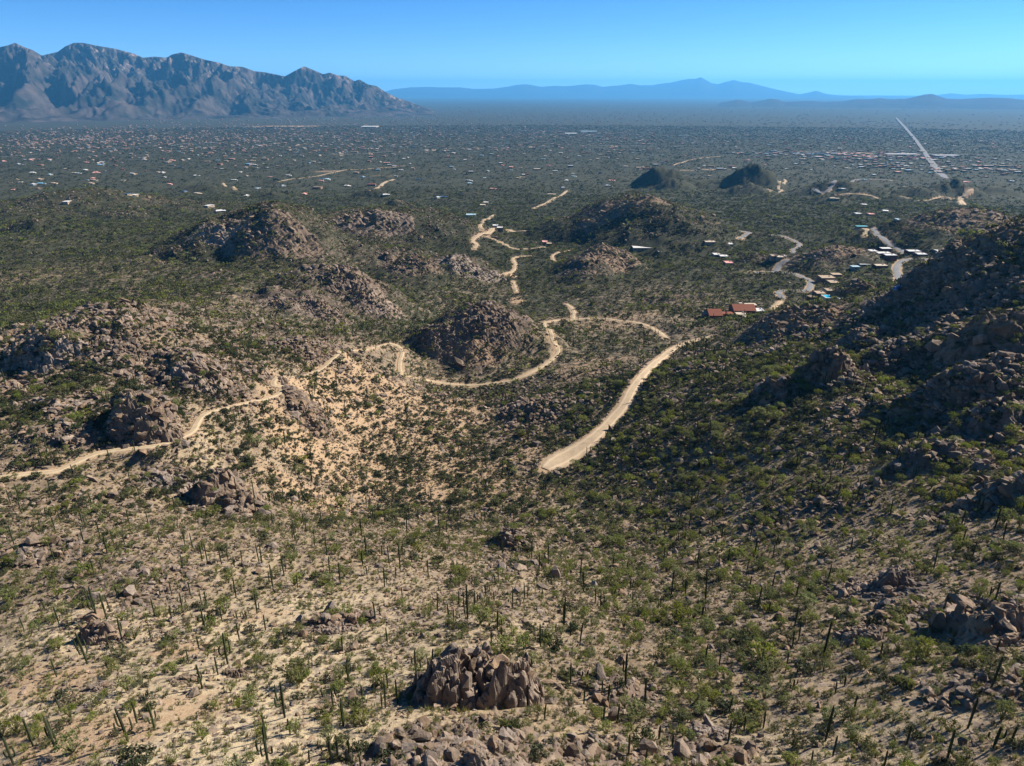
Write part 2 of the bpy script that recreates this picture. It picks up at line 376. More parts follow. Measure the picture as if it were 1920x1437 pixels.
# ------------------------------------------------------------------ roads
# pixels along the middle line, width(s) in metres, kind, label
ROADS = [
    ('dirt_road', 'wide pale gravel road running down into the valley', [(1340, 629), (1300, 640), (1262, 655), (1232, 678), (1205, 705), (1185, 732), (1172, 758), (1150, 785), (1120, 815), (1095, 835), (1065, 855), (1040, 868), (1022, 880)], [5, 5, 5.5, 6, 6, 6, 6.5, 7, 8, 10, 13, 12, 5]),
    ('dirt_track', 'narrow two rut dirt track winding round the rocky knolls', [(-60, 905), (0, 895), (60, 888), (105, 885), (140, 868), (190, 848), (240, 843), (290, 838), (335, 826), (362, 806), (372, 788), (395, 772), (440, 762), (490, 750), (523, 738), (528, 728), (512, 718), (520, 708), (560, 706), (590, 698), (615, 680), (632, 665), (645, 657), (690, 655), (722, 646), (742, 648), (754, 660), (750, 678), (750, 695), (760, 704), (800, 714), (850, 721), (900, 722), (950, 716), (985, 703), (1020, 685), (1042, 668), (1046, 650), (1035, 630), (1022, 612), (1018, 605)], 3.3),
    ('dirt_track', 'faint dirt track crossing the scrub behind the round knoll', [(1020, 605), (1060, 600), (1120, 597), (1180, 603), (1215, 612), (1235, 622), (1250, 634)], 3.8),
    ('dirt_track', 'short dirt spur leaving the faint track', [(1074, 598), (1076, 586), (1070, 576), (1060, 570)], 3.6),
    ('dirt_track', 'dirt drive climbing the valley floor', [(968, 548), (966, 538), (962, 528)], 3.4),
    ('dirt_track', 'bent dirt drive by the sandy pads', [(945, 516), (962, 508), (966, 496), (962, 486), (976, 481), (1000, 480)], 3.8),
    ('dirt_road', 'curved dirt drive up to the house in the valley', [(889, 467), (893, 459), (886, 452), (893, 444), (905, 437), (920, 434), (950, 433), (988, 433)], [5, 5, 5, 5.5, 7, 8, 9, 6]),
    ('dirt_track', 'dirt drive bending behind the curved drive', [(903, 430), (901, 422), (906, 417), (917, 410), (928, 403)], 4.5),
    ('dirt_track', 'thin footpath below the house in the valley', [(908, 442), (940, 455), (965, 467), (1000, 466), (1022, 463)], 2.2),
    ('dirt_track', 'short dirt track beside the green wash', [(1040, 490), (1036, 481), (1044, 475), (1068, 469)], 3.2),
    ('dirt_track', 'straight dirt track on the plain behind the dark hill', [(1000, 392), (1030, 378), (1050, 369), (1066, 357)], 6),
    ('paved_road', 'grey paved road curving past the cream roofed houses', [(1345, 420), (1400, 435), (1450, 441), (1480, 448), (1498, 457), (1497, 465), (1487, 471), (1512, 478)], 5),
    ('paved_road', 'short paved spur off the curving road', [(1404, 437), (1396, 443), (1386, 448)], 6),
    ('paved_road', 'grey paved street bending down to the red roofed house', [(1412, 511), (1450, 510), (1480, 512), (1508, 521), (1520, 530), (1512, 545), (1482, 545), (1460, 548), (1467, 560)], 5.5),
    ('paved_road', 'paved cul de sac off the bending street', [(1455, 509), (1462, 497), (1478, 487)], 6.5),
    ('dirt_track', 'tan gravel driveway beside the red roofed house', [(1464, 565), (1453, 576), (1443, 583)], 4),
    ('paved_road', 'grey paved road descending between the dark walled houses', [(1638, 428), (1645, 440), (1665, 455), (1690, 469), (1698, 477)], 7),
    ('paved_road', 'grey paved bend on the saddle behind the near hill', [(1755, 491), (1722, 485), (1697, 488), (1686, 495), (1680, 507), (1684, 520), (1702, 535)], 6.5),
    ('dirt_track', 'dirt drive beside the turquoise pool house', [(1622, 443), (1626, 434), (1622, 429)], 6),
    ('paved_road', 'long straight pale road running away over the plain', [(1774, 336), (1768, 330), (1755, 316), (1738, 294), (1725, 275), (1705, 250), (1688, 231), (1680, 222)], [6, 20, 22, 18, 16, 18, 22, 16]),
    ('dirt_road', 'tan dirt road on the plain behind the far right hill', [(1806, 386), (1800, 376), (1808, 368), (1822, 356)], [12, 10, 8, 8]),
    ('paved_road', 'paved road curling round the low dark bumps', [(1536, 362), (1528, 354), (1560, 347), (1600, 340), (1640, 337), (1670, 339)], 9),
    ('dirt_track', 'long thin dirt line across the plain', [(1570, 366), (1640, 370), (1700, 371), (1760, 371), (1790, 374)], 5),
    ('dirt_track', 'winding dirt track beside the pointed far hill', [(1440, 357), (1466, 358), (1460, 349), (1472, 342), (1470, 337)], 6),
    ('dirt_track', 'pale dirt strip on the plain among scattered houses', [(690, 357), (715, 348), (738, 337)], 9),
    ('dirt_track', 'thin pale track on the plain beside white roofs', [(418, 344), (440, 355)], 6),
    ('paved_road', 'thin pale street across the far left of the plain', [(0, 296), (150, 284), (330, 272), (420, 268)], 6),
    ('paved_road', 'thin grey avenue crossing the middle of the plain', [(620, 292), (800, 282), (1000, 276), (1200, 274)], 6),
    ('dirt_track', 'thin dirt lane on the plain beside the bare orange field', [(520, 342), (600, 330), (690, 318), (760, 312)], 7),
    ('paved_road', 'thin street off the straight pale road', [(1500, 286), (1600, 287), (1735, 290), (1850, 292)], 7),
    ('dirt_road', 'pale dirt road crossing the far plain diagonally', [(1262, 311), (1290, 302), (1318, 297), (1350, 294)], 5),
]
road_data = []
for name, label, pts, wid in ROADS:
    P = np.array([hit(px, py, 0, 450 if px > 1400 and py < 560 else 0) for px, py in pts])
    wd = np.array(wid, float) if isinstance(wid, list) else np.full(len(P), float(wid))
    # Catmull-Rom through the points, then points every metre or so
    dist = np.concatenate([[0], np.cumsum(np.maximum(1e-3, np.linalg.norm(np.diff(P[:, :2], axis=0), axis=1)))])
    n = int(np.clip(dist[-1] / max(1.0, wd.mean() * .35), 12, 900))
    q = np.linspace(0, dist[-1], n)
    ext = np.concatenate([[2 * P[0] - P[1]], P, [2 * P[-1] - P[-2]]])
    out = np.zeros((n, 3)); kk = np.clip(np.searchsorted(dist, q, 'right') - 1, 0, len(P) - 2)
    f = ((q - dist[kk]) / (dist[kk + 1] - dist[kk]))[:, None]
    p0, p1, p2, p3 = ext[kk], ext[kk + 1], ext[kk + 2], ext[kk + 3]
    out = .5 * ((2 * p1) + (-p0 + p2) * f + (2 * p0 - 5 * p1 + 4 * p2 - p3) * f ** 2 + (-p0 + 3 * p1 - 3 * p2 + p3) * f ** 3)
    z = ground(out[:, 0], out[:, 1])
    win = max(3, int(n * min(.2, 14 / max(dist[-1], 1)))) | 1
    zs = np.convolve(np.pad(z, win // 2, mode='edge'), np.ones(win) / win, 'valid')[:n]
    out[:, 2] = zs
    road_data.append((name, label, out, np.interp(q, dist, wd)))
_all = np.concatenate([np.c_[d[2], d[3]] for d in road_data])
kd = kdtree.KDTree(len(_all))
for i, p in enumerate(_all):
    kd.insert((p[0], p[1], 0), i)
kd.balance()


def road_gap(x, y):
    """distance from the edge of the nearest road"""
    _, i, d = kd.find((x, y, 0))
    return d - _all[i, 3] / 2, i


# level the ground under and beside the roads
mask = np.zeros(Z.shape, bool)
for d in road_data:
    for i in range(0, len(d[2]), 3):
        w = window(d[2][i, 0], d[2][i, 1], d[3][i] * 1.2 + 5 + np.linalg.norm(d[2][min(i + 3, len(d[2]) - 1), :2] - d[2][i, :2]))
        mask[w] = True
RGAP = np.full(Z.shape, 50.0)
for i, j in np.argwhere(mask):
    g, k = road_gap(GX[i, j], GY[i, j])
    RGAP[i, j] = g
    if g < 5:
        t = float(smooth(np.float64(g), .6, 5))
        Z[i, j] = _all[k, 2] * (1 - t) + Z[i, j] * t - .12 * (1 - t)


# ------------------------------------------------------------------ materials
def new_mat(name):
    m = bpy.data.materials.new(name)
    m.use_nodes = True
    nt = m.node_tree
    return m, nt, nt.nodes['Principled BSDF']


class NT:
    """a few shorthands for building node trees"""

    def __init__(s, nt):
        s.nt = nt

    def n(s, t, **kw):
        x = s.nt.nodes.new(t)
        for k, v in kw.items():
            setattr(x, k, v)
        return x

    def l(s, a, b):
        s.nt.links.new(a, b)

    def noise(s, vec, scale, detail=3, rough=.55):
        x = s.n('ShaderNodeTexNoise'); x.inputs['Scale'].default_value = scale; x.inputs['Detail'].default_value = detail; x.inputs['Roughness'].default_value = rough
        if vec is not None:
            s.l(vec, x.inputs['Vector'])
        return x.outputs['Fac']

    def vor(s, vec, scale, out='Color'):
        x = s.n('ShaderNodeTexVoronoi'); x.inputs['Scale'].default_value = scale
        s.l(vec, x.inputs['Vector'])
        return x.outputs[out]

    def ramp(s, fac, *stops):
        x = s.n('ShaderNodeValToRGB')
        e = x.color_ramp.elements
        while len(e) < len(stops):
            e.new(.5)
        for k, (p, c) in enumerate(stops):
            e[k].position = p; e[k].color = (*c, 1) if len(c) == 3 else c
        s.l(fac, x.inputs[0])
        return x.outputs[0]

    def mix(s, fac, a, b, mode='MIX'):
        x = s.n('ShaderNodeMix', data_type='RGBA', blend_type=mode)
        for v, i in ((fac, 0), (a, 6), (b, 7)):
            if hasattr(v, 'is_linked'):
                s.l(v, x.inputs[i])
            elif isinstance(v, tuple):
                x.inputs[i].default_value = (*v, 1)
            else:
                x.inputs[i].default_value = v
        return x.outputs[2]

    def math(s, op, a, b=None, c=None):
        x = s.n('ShaderNodeMath', operation=op)
        for i, v in enumerate((a, b, c)):
            if v is None:
                continue
            if hasattr(v, 'is_linked'):
                s.l(v, x.inputs[i])
            else:
                x.inputs[i].default_value = v
        return x.outputs[0]

    def attr(s, name):
        x = s.n('ShaderNodeAttribute', attribute_name=name)
        return x.outputs['Fac']

    def mapr(s, v, a, b, c=0, d=1):
        x = s.n('ShaderNodeMapRange')
        s.l(v, x.inputs[0])
        for i, q in enumerate((a, b, c, d)):
            x.inputs[i + 1].default_value = q
        return x.outputs[0]


def ground_material():
    m, nt, bs = new_mat('desert_ground')
    T = NT(nt)
    pos = T.n('ShaderNodeNewGeometry').outputs['Position']
    rock, sand, cover, tone = T.attr('rock'), T.attr('sand'), T.attr('cover'), T.attr('tone')
    big = T.noise(pos, .02, 3); mid = T.noise(pos, .25, 4); fine = T.noise(pos, 1.3, 4, .65)
    soil = T.mix(T.mapr(big, .35, .65), (.255, .185, .108), (.170, .122, .076))
    soil = T.mix(T.mapr(fine, .35, .68), soil, T.mix(T.mapr(mid, .4, .6), (.115, .086, .058), (.30, .222, .140)))
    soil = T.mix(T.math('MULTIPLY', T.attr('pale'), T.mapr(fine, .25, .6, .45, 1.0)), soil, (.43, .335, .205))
    stones = T.vor(pos, .9)
    st = T.n('ShaderNodeSeparateColor'); T.l(stones, st.inputs[0])
    pebble = T.mix(st.outputs[0], (.085, .066, .054), (.30, .232, .180))
    soil = T.mix(T.math('MULTIPLY', T.mapr(T.noise(pos, .6, 3), .48, .6), .7), soil, pebble)
    sandc = T.mix(T.mapr(fine, .3, .7), (.36, .246, .148), (.26, .180, .108))
    soil = T.mix(T.mapr(T.math('ADD', sand, T.math('MULTIPLY', T.math('SUBTRACT', mid, .5), .8)), .25, .6), soil, sandc)
    # weathered rock, block by block
    rk = T.mix(T.mapr(tone, -.7, .8), (.062, .047, .036), (.185, .133, .098))
    rk = T.mix(T.mapr(T.noise(pos, .8, 5, .7), .35, .7), rk, (.125, .090, .070))
    rk = T.mix(T.math('MULTIPLY', T.mapr(T.noise(pos, .09, 3), .55, .7), .5), rk, (.30, .215, .155))
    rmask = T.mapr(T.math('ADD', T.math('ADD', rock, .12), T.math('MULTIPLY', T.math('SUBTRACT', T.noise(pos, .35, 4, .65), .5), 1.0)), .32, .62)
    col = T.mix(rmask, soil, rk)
    # low plant cover too fine to build far away
    vg = T.mix(T.mapr(T.noise(pos, .05, 4), .35, .65), (.026, .029, .016), (.054, .052, .030))
    vmask = T.math('ADD', T.noise(pos, .26, 4, .72), T.math('MULTIPLY', T.noise(pos, .012, 2), .35))
    thr = T.math('SUBTRACT', 1.0, cover)
    vm = T.mapr(T.math('SUBTRACT', vmask, T.math('MULTIPLY', thr, .95)), -.04, .10)
    col = T.mix(vm, col, vg)
    T.l(col, bs.inputs['Base Color'])
    bs.inputs['Roughness'].default_value = 1.0
    bs.inputs['Specular IOR Level'].default_value = .1
    bm = T.n('ShaderNodeBump'); bm.inputs['Strength'].default_value = .8; bm.inputs['Distance'].default_value = .5
    T.l(T.noise(pos, 1.1, 5, .7), bm.inputs['Height'])
    T.l(bm.outputs[0], bs.inputs['Normal'])
    return m


def simple_mat(name, c0, c1=None, scale=3.0, rough=.9, spec=.15, rnd=0.0, bump=0.0, obj=True):
    m, nt, bs = new_mat(name)
    T = NT(nt)
    tc = T.n('ShaderNodeTexCoord').outputs['Object'] if obj else T.n('ShaderNodeNewGeometry').outputs['Position']
    col = T.mix(T.mapr(T.noise(tc, scale, 4), .3, .7), tuple(c0), tuple(c1 or c0))
    if rnd:
        r = T.n('ShaderNodeObjectInfo').outputs['Random']
        hs = T.n('ShaderNodeHueSaturation')
        T.l(col, hs.inputs['Color'])
        T.l(T.mapr(r, 0, 1, 1 - rnd, 1 + rnd), hs.inputs['Value'])
        T.l(T.mapr(T.math('FRACT', T.math('MULTIPLY', r, 7.3)), 0, 1, .5 - rnd * .06, .5 + rnd * .06), hs.inputs['Hue'])
        col = hs.outputs[0]
    T.l(col, bs.inputs['Base Color'])
    bs.inputs['Roughness'].default_value = rough
    bs.inputs['Specular IOR Level'].default_value = spec
    if bump:
        b = T.n('ShaderNodeBump'); b.inputs['Strength'].default_value = .7; b.inputs['Distance'].default_value = bump
        T.l(T.noise(tc, scale * 1.7, 5, .7), b.inputs['Height']); T.l(b.outputs[0], bs.inputs['Normal'])
    return m


def leaf_mat(name, c0, c1, rnd=.3, trans=.35):
    m, nt, bs = new_mat(name)
    T = NT(nt)
    oi = T.n('ShaderNodeObjectInfo').outputs['Random']
    pos = T.n('ShaderNodeTexCoord').outputs['Object']
    col = T.mix(T.mapr(T.noise(pos, 2.2, 2), .35, .65), tuple(c0), tuple(c1))
    hs = T.n('ShaderNodeHueSaturation')
    T.l(col, hs.inputs['Color'])
    T.l(T.mapr(oi, 0, 1, 1 - rnd, 1 + rnd), hs.inputs['Value'])
    T.l(T.mapr(T.math('FRACT', T.math('MULTIPLY', oi, 5.7)), 0, 1, .485, .515), hs.inputs['Hue'])
    T.l(T.mapr(T.math('FRACT', T.math('MULTIPLY', oi, 9.1)), 0, 1, .75, 1.1), hs.inputs['Saturation'])
    nt.nodes.remove(bs)
    df = T.n('ShaderNodeBsdfDiffuse'); tr = T.n('ShaderNodeBsdfTranslucent'); mx = T.n('ShaderNodeMixShader')
    T.l(hs.outputs[0], df.inputs[0]); T.l(hs.outputs[0], tr.inputs[0])
    mx.inputs[0].default_value = trans
    T.l(df.outputs[0], mx.inputs[1]); T.l(tr.outputs[0], mx.inputs[2])
    T.l(mx.outputs[0], nt.nodes['Material Output'].inputs[0])
    return m


M_GROUND = ground_material()


def link_mesh(name, verts, faces, mat, parent=None, smooth_shade=False):
    me = bpy.data.meshes.new(name)
    me.from_pydata([tuple(map(float, v)) for v in verts], [], [tuple(int(i) for i in f) for f in faces])
    for q in (mat if isinstance(mat, (list, tuple)) else [mat]):
        me.materials.append(q)
    if smooth_shade:
        me.shade_smooth()
    o = bpy.data.objects.new(name, me)
    COL.objects.link(o)
    if parent is not None:
        o.parent = parent
    return o


def grid_object(name, X, Y, Zz, mat, attrs=None, smooth_shade=True):
    nr, na = X.shape
    me = bpy.data.meshes.new(name)
    me.vertices.add(nr * na)
    co = np.stack([X, Y, Zz], -1).reshape(-1).astype(np.float32)
    me.vertices.foreach_set('co', co)
    i = np.arange(nr * na).reshape(nr, na)
    q = np.stack([i[:-1, :-1], i[:-1, 1:], i[1:, 1:], i[1:, :-1]], -1).reshape(-1, 4)[:, ::-1]
    nf = len(q)
    me.loops.add(nf * 4); me.polygons.add(nf)
    me.loops.foreach_set('vertex_index', q.reshape(-1).astype(np.int32))
    me.polygons.foreach_set('loop_start', (np.arange(nf) * 4).astype(np.int32))
    me.polygons.foreach_set('loop_total', np.full(nf, 4, np.int32))
    me.polygons.foreach_set('use_smooth', np.full(nf, smooth_shade))
    for k, v in (attrs or {}).items():
        a = me.attributes.new(k, 'FLOAT', 'POINT')
        a.data.foreach_set('value', v.reshape(-1).astype(np.float32))
    me.update()
    me.materials.append(mat)
    o = bpy.data.objects.new(name, me)
    COL.objects.link(o)
    return o


_az = np.degrees(np.arctan2(GX, GY))
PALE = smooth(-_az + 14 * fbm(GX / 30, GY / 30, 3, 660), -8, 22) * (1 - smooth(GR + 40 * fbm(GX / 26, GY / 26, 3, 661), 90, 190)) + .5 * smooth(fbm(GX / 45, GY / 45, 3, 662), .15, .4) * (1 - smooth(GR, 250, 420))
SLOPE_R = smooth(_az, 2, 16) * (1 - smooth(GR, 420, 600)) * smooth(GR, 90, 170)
COVER = smooth(GR, 160, 420) * .30 + smooth(GR, 420, 1100) * .26 + .02 + .24 * smooth(GR, 1500, 4000) + .3 * smooth(GR, 5000, 8000)
COVER *= (1 - .8 * SAND)
COVER -= .12 * ROCK
COVER = np.where(RGAP < 1.5, 0, COVER)
SANDA = np.maximum(SAND, 1.0 * (1 - smooth(RGAP, .3, 2.0)))
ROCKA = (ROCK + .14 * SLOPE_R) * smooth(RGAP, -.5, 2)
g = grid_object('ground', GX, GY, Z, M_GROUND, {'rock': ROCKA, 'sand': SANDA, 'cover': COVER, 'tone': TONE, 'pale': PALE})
g['kind'] = 'structure'

# ------------------------------------------------------------------ mountains
def mountain_material(name, dark, light, pale):
    m, nt, bs = new_mat(name)
    T = NT(nt)
    pos = T.n('ShaderNodeNewGeometry').outputs['Position']
    col = T.mix(T.mapr(T.noise(pos, .004, 5, .65), .38, .64), tuple(dark), tuple(light))
    col = T.mix(T.math('MULTIPLY', T.mapr(T.noise(pos, .011, 4, .7), .55, .68), T.attr('cliff')), col, tuple(pale))  # pale streaks paint sunlit patches into the colour of the upper cliffs
    T.l(col, bs.inputs['Base Color'])
    bs.inputs['Roughness'].default_value = 1
    bs.inputs['Specular IOR Level'].default_value = .05
    return m


def crest_z(prof, az, r):
    """height of a skyline given in pixels, at azimuths az and distance r"""
    prof = np.array(prof, float)
    a, e = [], []
    for px, py in prof:
        dx, dy, dz = pix_dir(px, py)
        a.append(math.atan2(dx, dy)); e.append(dz / math.hypot(dx, dy))
    return ZC + np.interp(az, a, e) * r


def near_range():
    prof = [(-420, 70), (-250, 95), (-120, 75), (-50, 92), (0, 88), (14, 85), (28, 80), (45, 88), (62, 94), (78, 104), (108, 97), (122, 87), (138, 80), (155, 80), (185, 86), (215, 91), (250, 100), (268, 108), (290, 106), (312, 108), (322, 102), (340, 98), (360, 104), (385, 112), (410, 117), (430, 124), (455, 125), (476, 133), (495, 135), (515, 139), (534, 143), (552, 133), (570, 124), (590, 132), (606, 139), (618, 136), (634, 141), (648, 142), (664, 152), (674, 149), (690, 158), (706, 161), (722, 172), (742, 182), (765, 190), (790, 199), (815, 207)]
    az = np.linspace(math.radians(-50), math.atan2(*pix_dir(822, 400)[:2]) , 620)
    t = np.concatenate([np.linspace(0, .5, 70), np.linspace(.5, 1.0, 150)[1:], np.linspace(1.0, 1.5, 40)[1:]])
    fr = (az - az[0]) / (az[-1] - az[0])
    r_c = 13200 - 1900 * fr ** 1.5                              # distance to the crest
    r_b = 8300 + 1500 * fr ** 2                                 # to the foot
    A, Tt = np.meshgrid(az, t)
    Rg = r_b + (r_c - r_b) * Tt
    X, Y = Rg * np.sin(A), Rg * np.cos(A)
    foot = base_height(X, Y) - 2
    top = crest_z(prof, az, r_c)
    hgt = np.maximum(top - base_height(r_c * np.sin(az), r_c * np.cos(az)), 0)
    # pediment, then cliffs up to the crest, then the far slope
    wx, wy = 500 * fbm(X / 1500, Y / 1500, 2, 300), 500 * fbm(X / 1500, Y / 1500, 2, 310)
    rg = ridged((X + wx) / 1500, (Y + wy) / 2300, 5, 320, .55)
    rg2 = ridged((X + wx * .5) / 520, (Y + wy * .5) / 800, 4, 330, .55)
    ts = np.clip(Tt + .30 * (rg - .66) + .10 * (rg2 - .66), 0, 1.6)
    up = .06 * smooth(ts, 0, .3) + .26 * smooth(ts, .18, .66) + .68 * smooth(ts, .55, .98)
    e = np.where(Tt <= 1.0, up, up * (1 - 0.9 * smooth(Tt, 1.0, 1.5)))
    n = (.60 * (rg - .66) + .36 * (rg2 - .66)) * np.sin(np.clip(Tt, 0, 1) * math.pi) ** .8
    n += .26 * (ridged(X / 260, Y / 300, 4, 340, .6) - .64) * smooth(ts, .3, .7)
    h = hgt * np.clip(e + 1.5 * n, 0.01, None)
    fl = ridged(A * Rg / 230 + wx / 700, Rg / 1500, 4, 345, .55)
    h = np.maximum(h + hgt * .26 * (fl - .66) * smooth(ts, .32, .62), hgt * .01)
    # near the crest settle on the traced skyline
    k = smooth(Tt, .82, .99) * (1 - smooth(Tt, 1.0, 1.12))
    h = h * (1 - k) + hgt * (1 + .03 * (fbm(X / 180, Y / 180, 3, 350))) * np.where(Tt <= 1, smooth(Tt, .45, .985), 1) * k
    # nothing in front or behind may rise over the skyline
    lim = (ZC + (top - ZC) / r_c * Rg) - foot
    h = np.minimum(h, np.maximum(lim - 4, 0) * 1.0 + np.where(lim < 4, 0, 0))
    Zm = foot + h * smooth(Tt, 0, .06)
    cl = smooth(ts, .5, .8)
    o = grid_object('mountain', X, Y, Zm, mountain_material('mountain_rock', (.018, .020, .015), (.082, .064, .052), (.27, .205, .165)), {'cliff': cl})  # rock tones spread apart to imitate sunlit and shadowed faces in colour
    o['kind'] = 'structure'
    return o


def far_range(name, prof, dist, depth, seed, mat, rough=.12):
    a = [math.atan2(*pix_dir(p[0], 300)[:2]) for p in prof]
    az = np.linspace(a[0], a[-1], 420)
    t = np.linspace(0, 2, 41)
    A, Tt = np.meshgrid(az, t)
    Rg = dist + depth * (Tt - 1)
    X, Y = Rg * np.sin(A), Rg * np.cos(A)
    foot = base_height(X, Y) - 10
    top = crest_z(prof, az, dist)
    hgt = np.maximum(top - (ZC - 340), 0)
    e = np.clip(1 - np.abs(Tt - 1), 0, 1)
    sp = ridged(X / (depth * .45), Y / (depth * .9), 4, seed)
    ee = np.clip(e ** 1.1 + rough * 2.2 * (sp - .62) * np.sin(np.clip(e, 0, 1) * math.pi), 0, 1)
    Zm = (ZC - 345) + hgt * ee
    lim = ZC + (top - ZC) / dist * Rg
    Zm = np.minimum(Zm, np.maximum(lim, ZC - 345))
    o = grid_object(name, X, Y, Zm, mat, {'cliff': np.zeros_like(Zm)})
    o['kind'] = 'structure'
    return o


near_range()
M_FARM = mountain_material('far_mountain_rock', (.030, .030, .026), (.055, .048, .040), (.1, .09, .08))
far_range('mountain', [(690, 182), (735, 168), (770, 164), (800, 163), (830, 164), (862, 164), (890, 167), (930, 166), (955, 162), (970, 159), (985, 158), (1000, 160), (1015, 163), (1040, 161), (1060, 162), (1080, 160), (1100, 158), (1115, 159), (1130, 163), (1150, 161), (1165, 160), (1182, 157), (1200, 160), (1222, 160), (1240, 157), (1258, 155), (1275, 151), (1292, 148), (1304, 148), (1314, 145), (1322, 149), (1334, 156), (1346, 158), (1360, 154), (1376, 150), (1390, 154), (1404, 155), (1420, 159), (1440, 164), (1456, 168), (1470, 171), (1500, 177), (1516, 174), (1530, 170), (1545, 175), (1562, 178), (1600, 180)], 46000, 6500, 360, M_FARM)
far_range('mountain', [(1340, 194), (1366, 190), (1380, 187), (1392, 188), (1410, 192), (1430, 188), (1444, 185), (1456, 186), (1472, 191), (1500, 190), (1522, 189), (1545, 191), (1580, 190), (1604, 186), (1630, 186), (1650, 184), (1668, 186), (1700, 185), (1722, 180), (1734, 177), (1748, 176), (1760, 180), (1775, 185), (1800, 186), (1830, 184), (1860, 183), (1890, 184), (1920, 187), (1990, 184), (2080, 190), (2200, 186)], 19000, 3800, 380, M_FARM, .16)
far_range('mountain', [(1555, 184), (1590, 181), (1615, 181), (1650, 180), (1690, 181), (1720, 182), (1760, 178), (1785, 175), (1810, 178), (1840, 176), (1880, 178), (1940, 177), (2100, 182)], 52000, 5000, 390, M_FARM, .1)

# ------------------------------------------------------------------ road surfaces
def road_material(name, c0, c1, rut):
    m, nt, bs = new_mat(name)
    T = NT(nt)
    pos = T.n('ShaderNodeNewGeometry').outputs['Position']
    col = T.mix(T.mapr(T.noise(pos, .35, 4), .35, .65), tuple(c0), tuple(c1))
    col = T.mix(T.math('MULTIPLY', T.mapr(T.noise(pos, 1.6, 4, .7), .45, .65), .35), col, tuple(x * .6 for x in c1))
    if rut:
        side = T.attr('side')                                   # -1..1 across the road
        a = T.math('ABSOLUTE', side)
        wheel = T.math('SUBTRACT', 1.0, T.math('MULTIPLY', T.math('ABSOLUTE', T.math('SUBTRACT', a, .52)), 5.0))
        col = T.mix(T.math('MULTIPLY', T.math('MAXIMUM', wheel, 0.0), .8), col, tuple(min(1, x * 1.25) for x in c0))
        edge = T.math('ADD', T.math('MAXIMUM', a, T.math('SUBTRACT', 1.05, T.attr('inner'))), T.math('MULTIPLY', T.math('SUBTRACT', T.noise(pos, .9, 4), .5), .5))
        col = T.mix(T.mapr(edge, .8, 1.05), col, (.24, .175, .115))
    T.l(col, bs.inputs['Base Color'])
    bs.inputs['Roughness'].default_value = .95
    bs.inputs['Specular IOR Level'].default_value = .15
    return m


M_DIRT = road_material('dirt_road_gravel', (.42, .315, .20), (.34, .25, .16), True)
M_TRACK = road_material('dirt_track_gravel', (.40, .305, .19), (.30, .225, .14), True)
M_PAVE = road_material('worn_asphalt', (.19, .185, .18), (.15, .147, .145), False)
for name, label, P, wd in road_data:
    d = np.gradient(P[:, :2], axis=0)
    d /= np.maximum(np.linalg.norm(d, axis=1, keepdims=True), 1e-6)
    nrm = np.c_[-d[:, 1], d[:, 0]]
    side = np.linspace(-1, 1, 7)
    wl, wr = (1 + .22 * fbm(P[:, 0] / 3.5, P[:, 1] / 3.5, 3, 400 + k) for k in (0, 7))
    wob = np.where(side[None] < 0, wl[:, None], wr[:, None])
    XY = P[:, None, :2] + nrm[:, None] * (side[None, :] * wob * (wd / 2)[:, None])[..., None]
    crown = .10 + .10 * (1 - side ** 2)
    zz = P[:, 2][:, None] + crown[None]
    far = np.hypot(P[:, 0], P[:, 1])[:, None]
    zz = zz + .9 * np.clip(far / 1000 - 1.0, 0, 7)
    zz = np.maximum(zz, ground(XY[..., 0], XY[..., 1]) + .05 + far * 2e-4)
    zz[:, 0] -= .25; zz[:, -1] -= .25
    o = grid_object(name, XY[..., 0], XY[..., 1], zz, M_PAVE if name == 'paved_road' else M_TRACK if name == 'dirt_track' else M_DIRT, {'side': np.tile(side, (len(P), 1)), 'inner': np.tile(np.minimum(1.05, np.minimum(np.arange(len(P)), np.arange(len(P))[::-1]) / len(P) * max(1, np.linalg.norm(np.diff(P, axis=0), axis=1).sum()) / (1.2 * wd))[:, None], (1, 7))})
    o['kind'] = 'structure'
    o['label'] = label
    print('road', name, len(P))

# ------------------------------------------------------------------ labels
ORD = ['', 'second', 'third', 'fourth', 'fifth', 'sixth', 'seventh', 'eighth', 'ninth', 'tenth', 'eleventh', 'twelfth', 'thirteenth', 'fourteenth', 'fifteenth', 'sixteenth', 'seventeenth', 'eighteenth', 'nineteenth', 'twentieth']


def ordinal(k):
    if k < len(ORD):
        return ORD[k]
    n = k + 1
    return f"{n}{'th' if 10 <= n % 100 <= 20 else {1: 'st', 2: 'nd', 3: 'rd'}.get(n % 10, 'th')}"


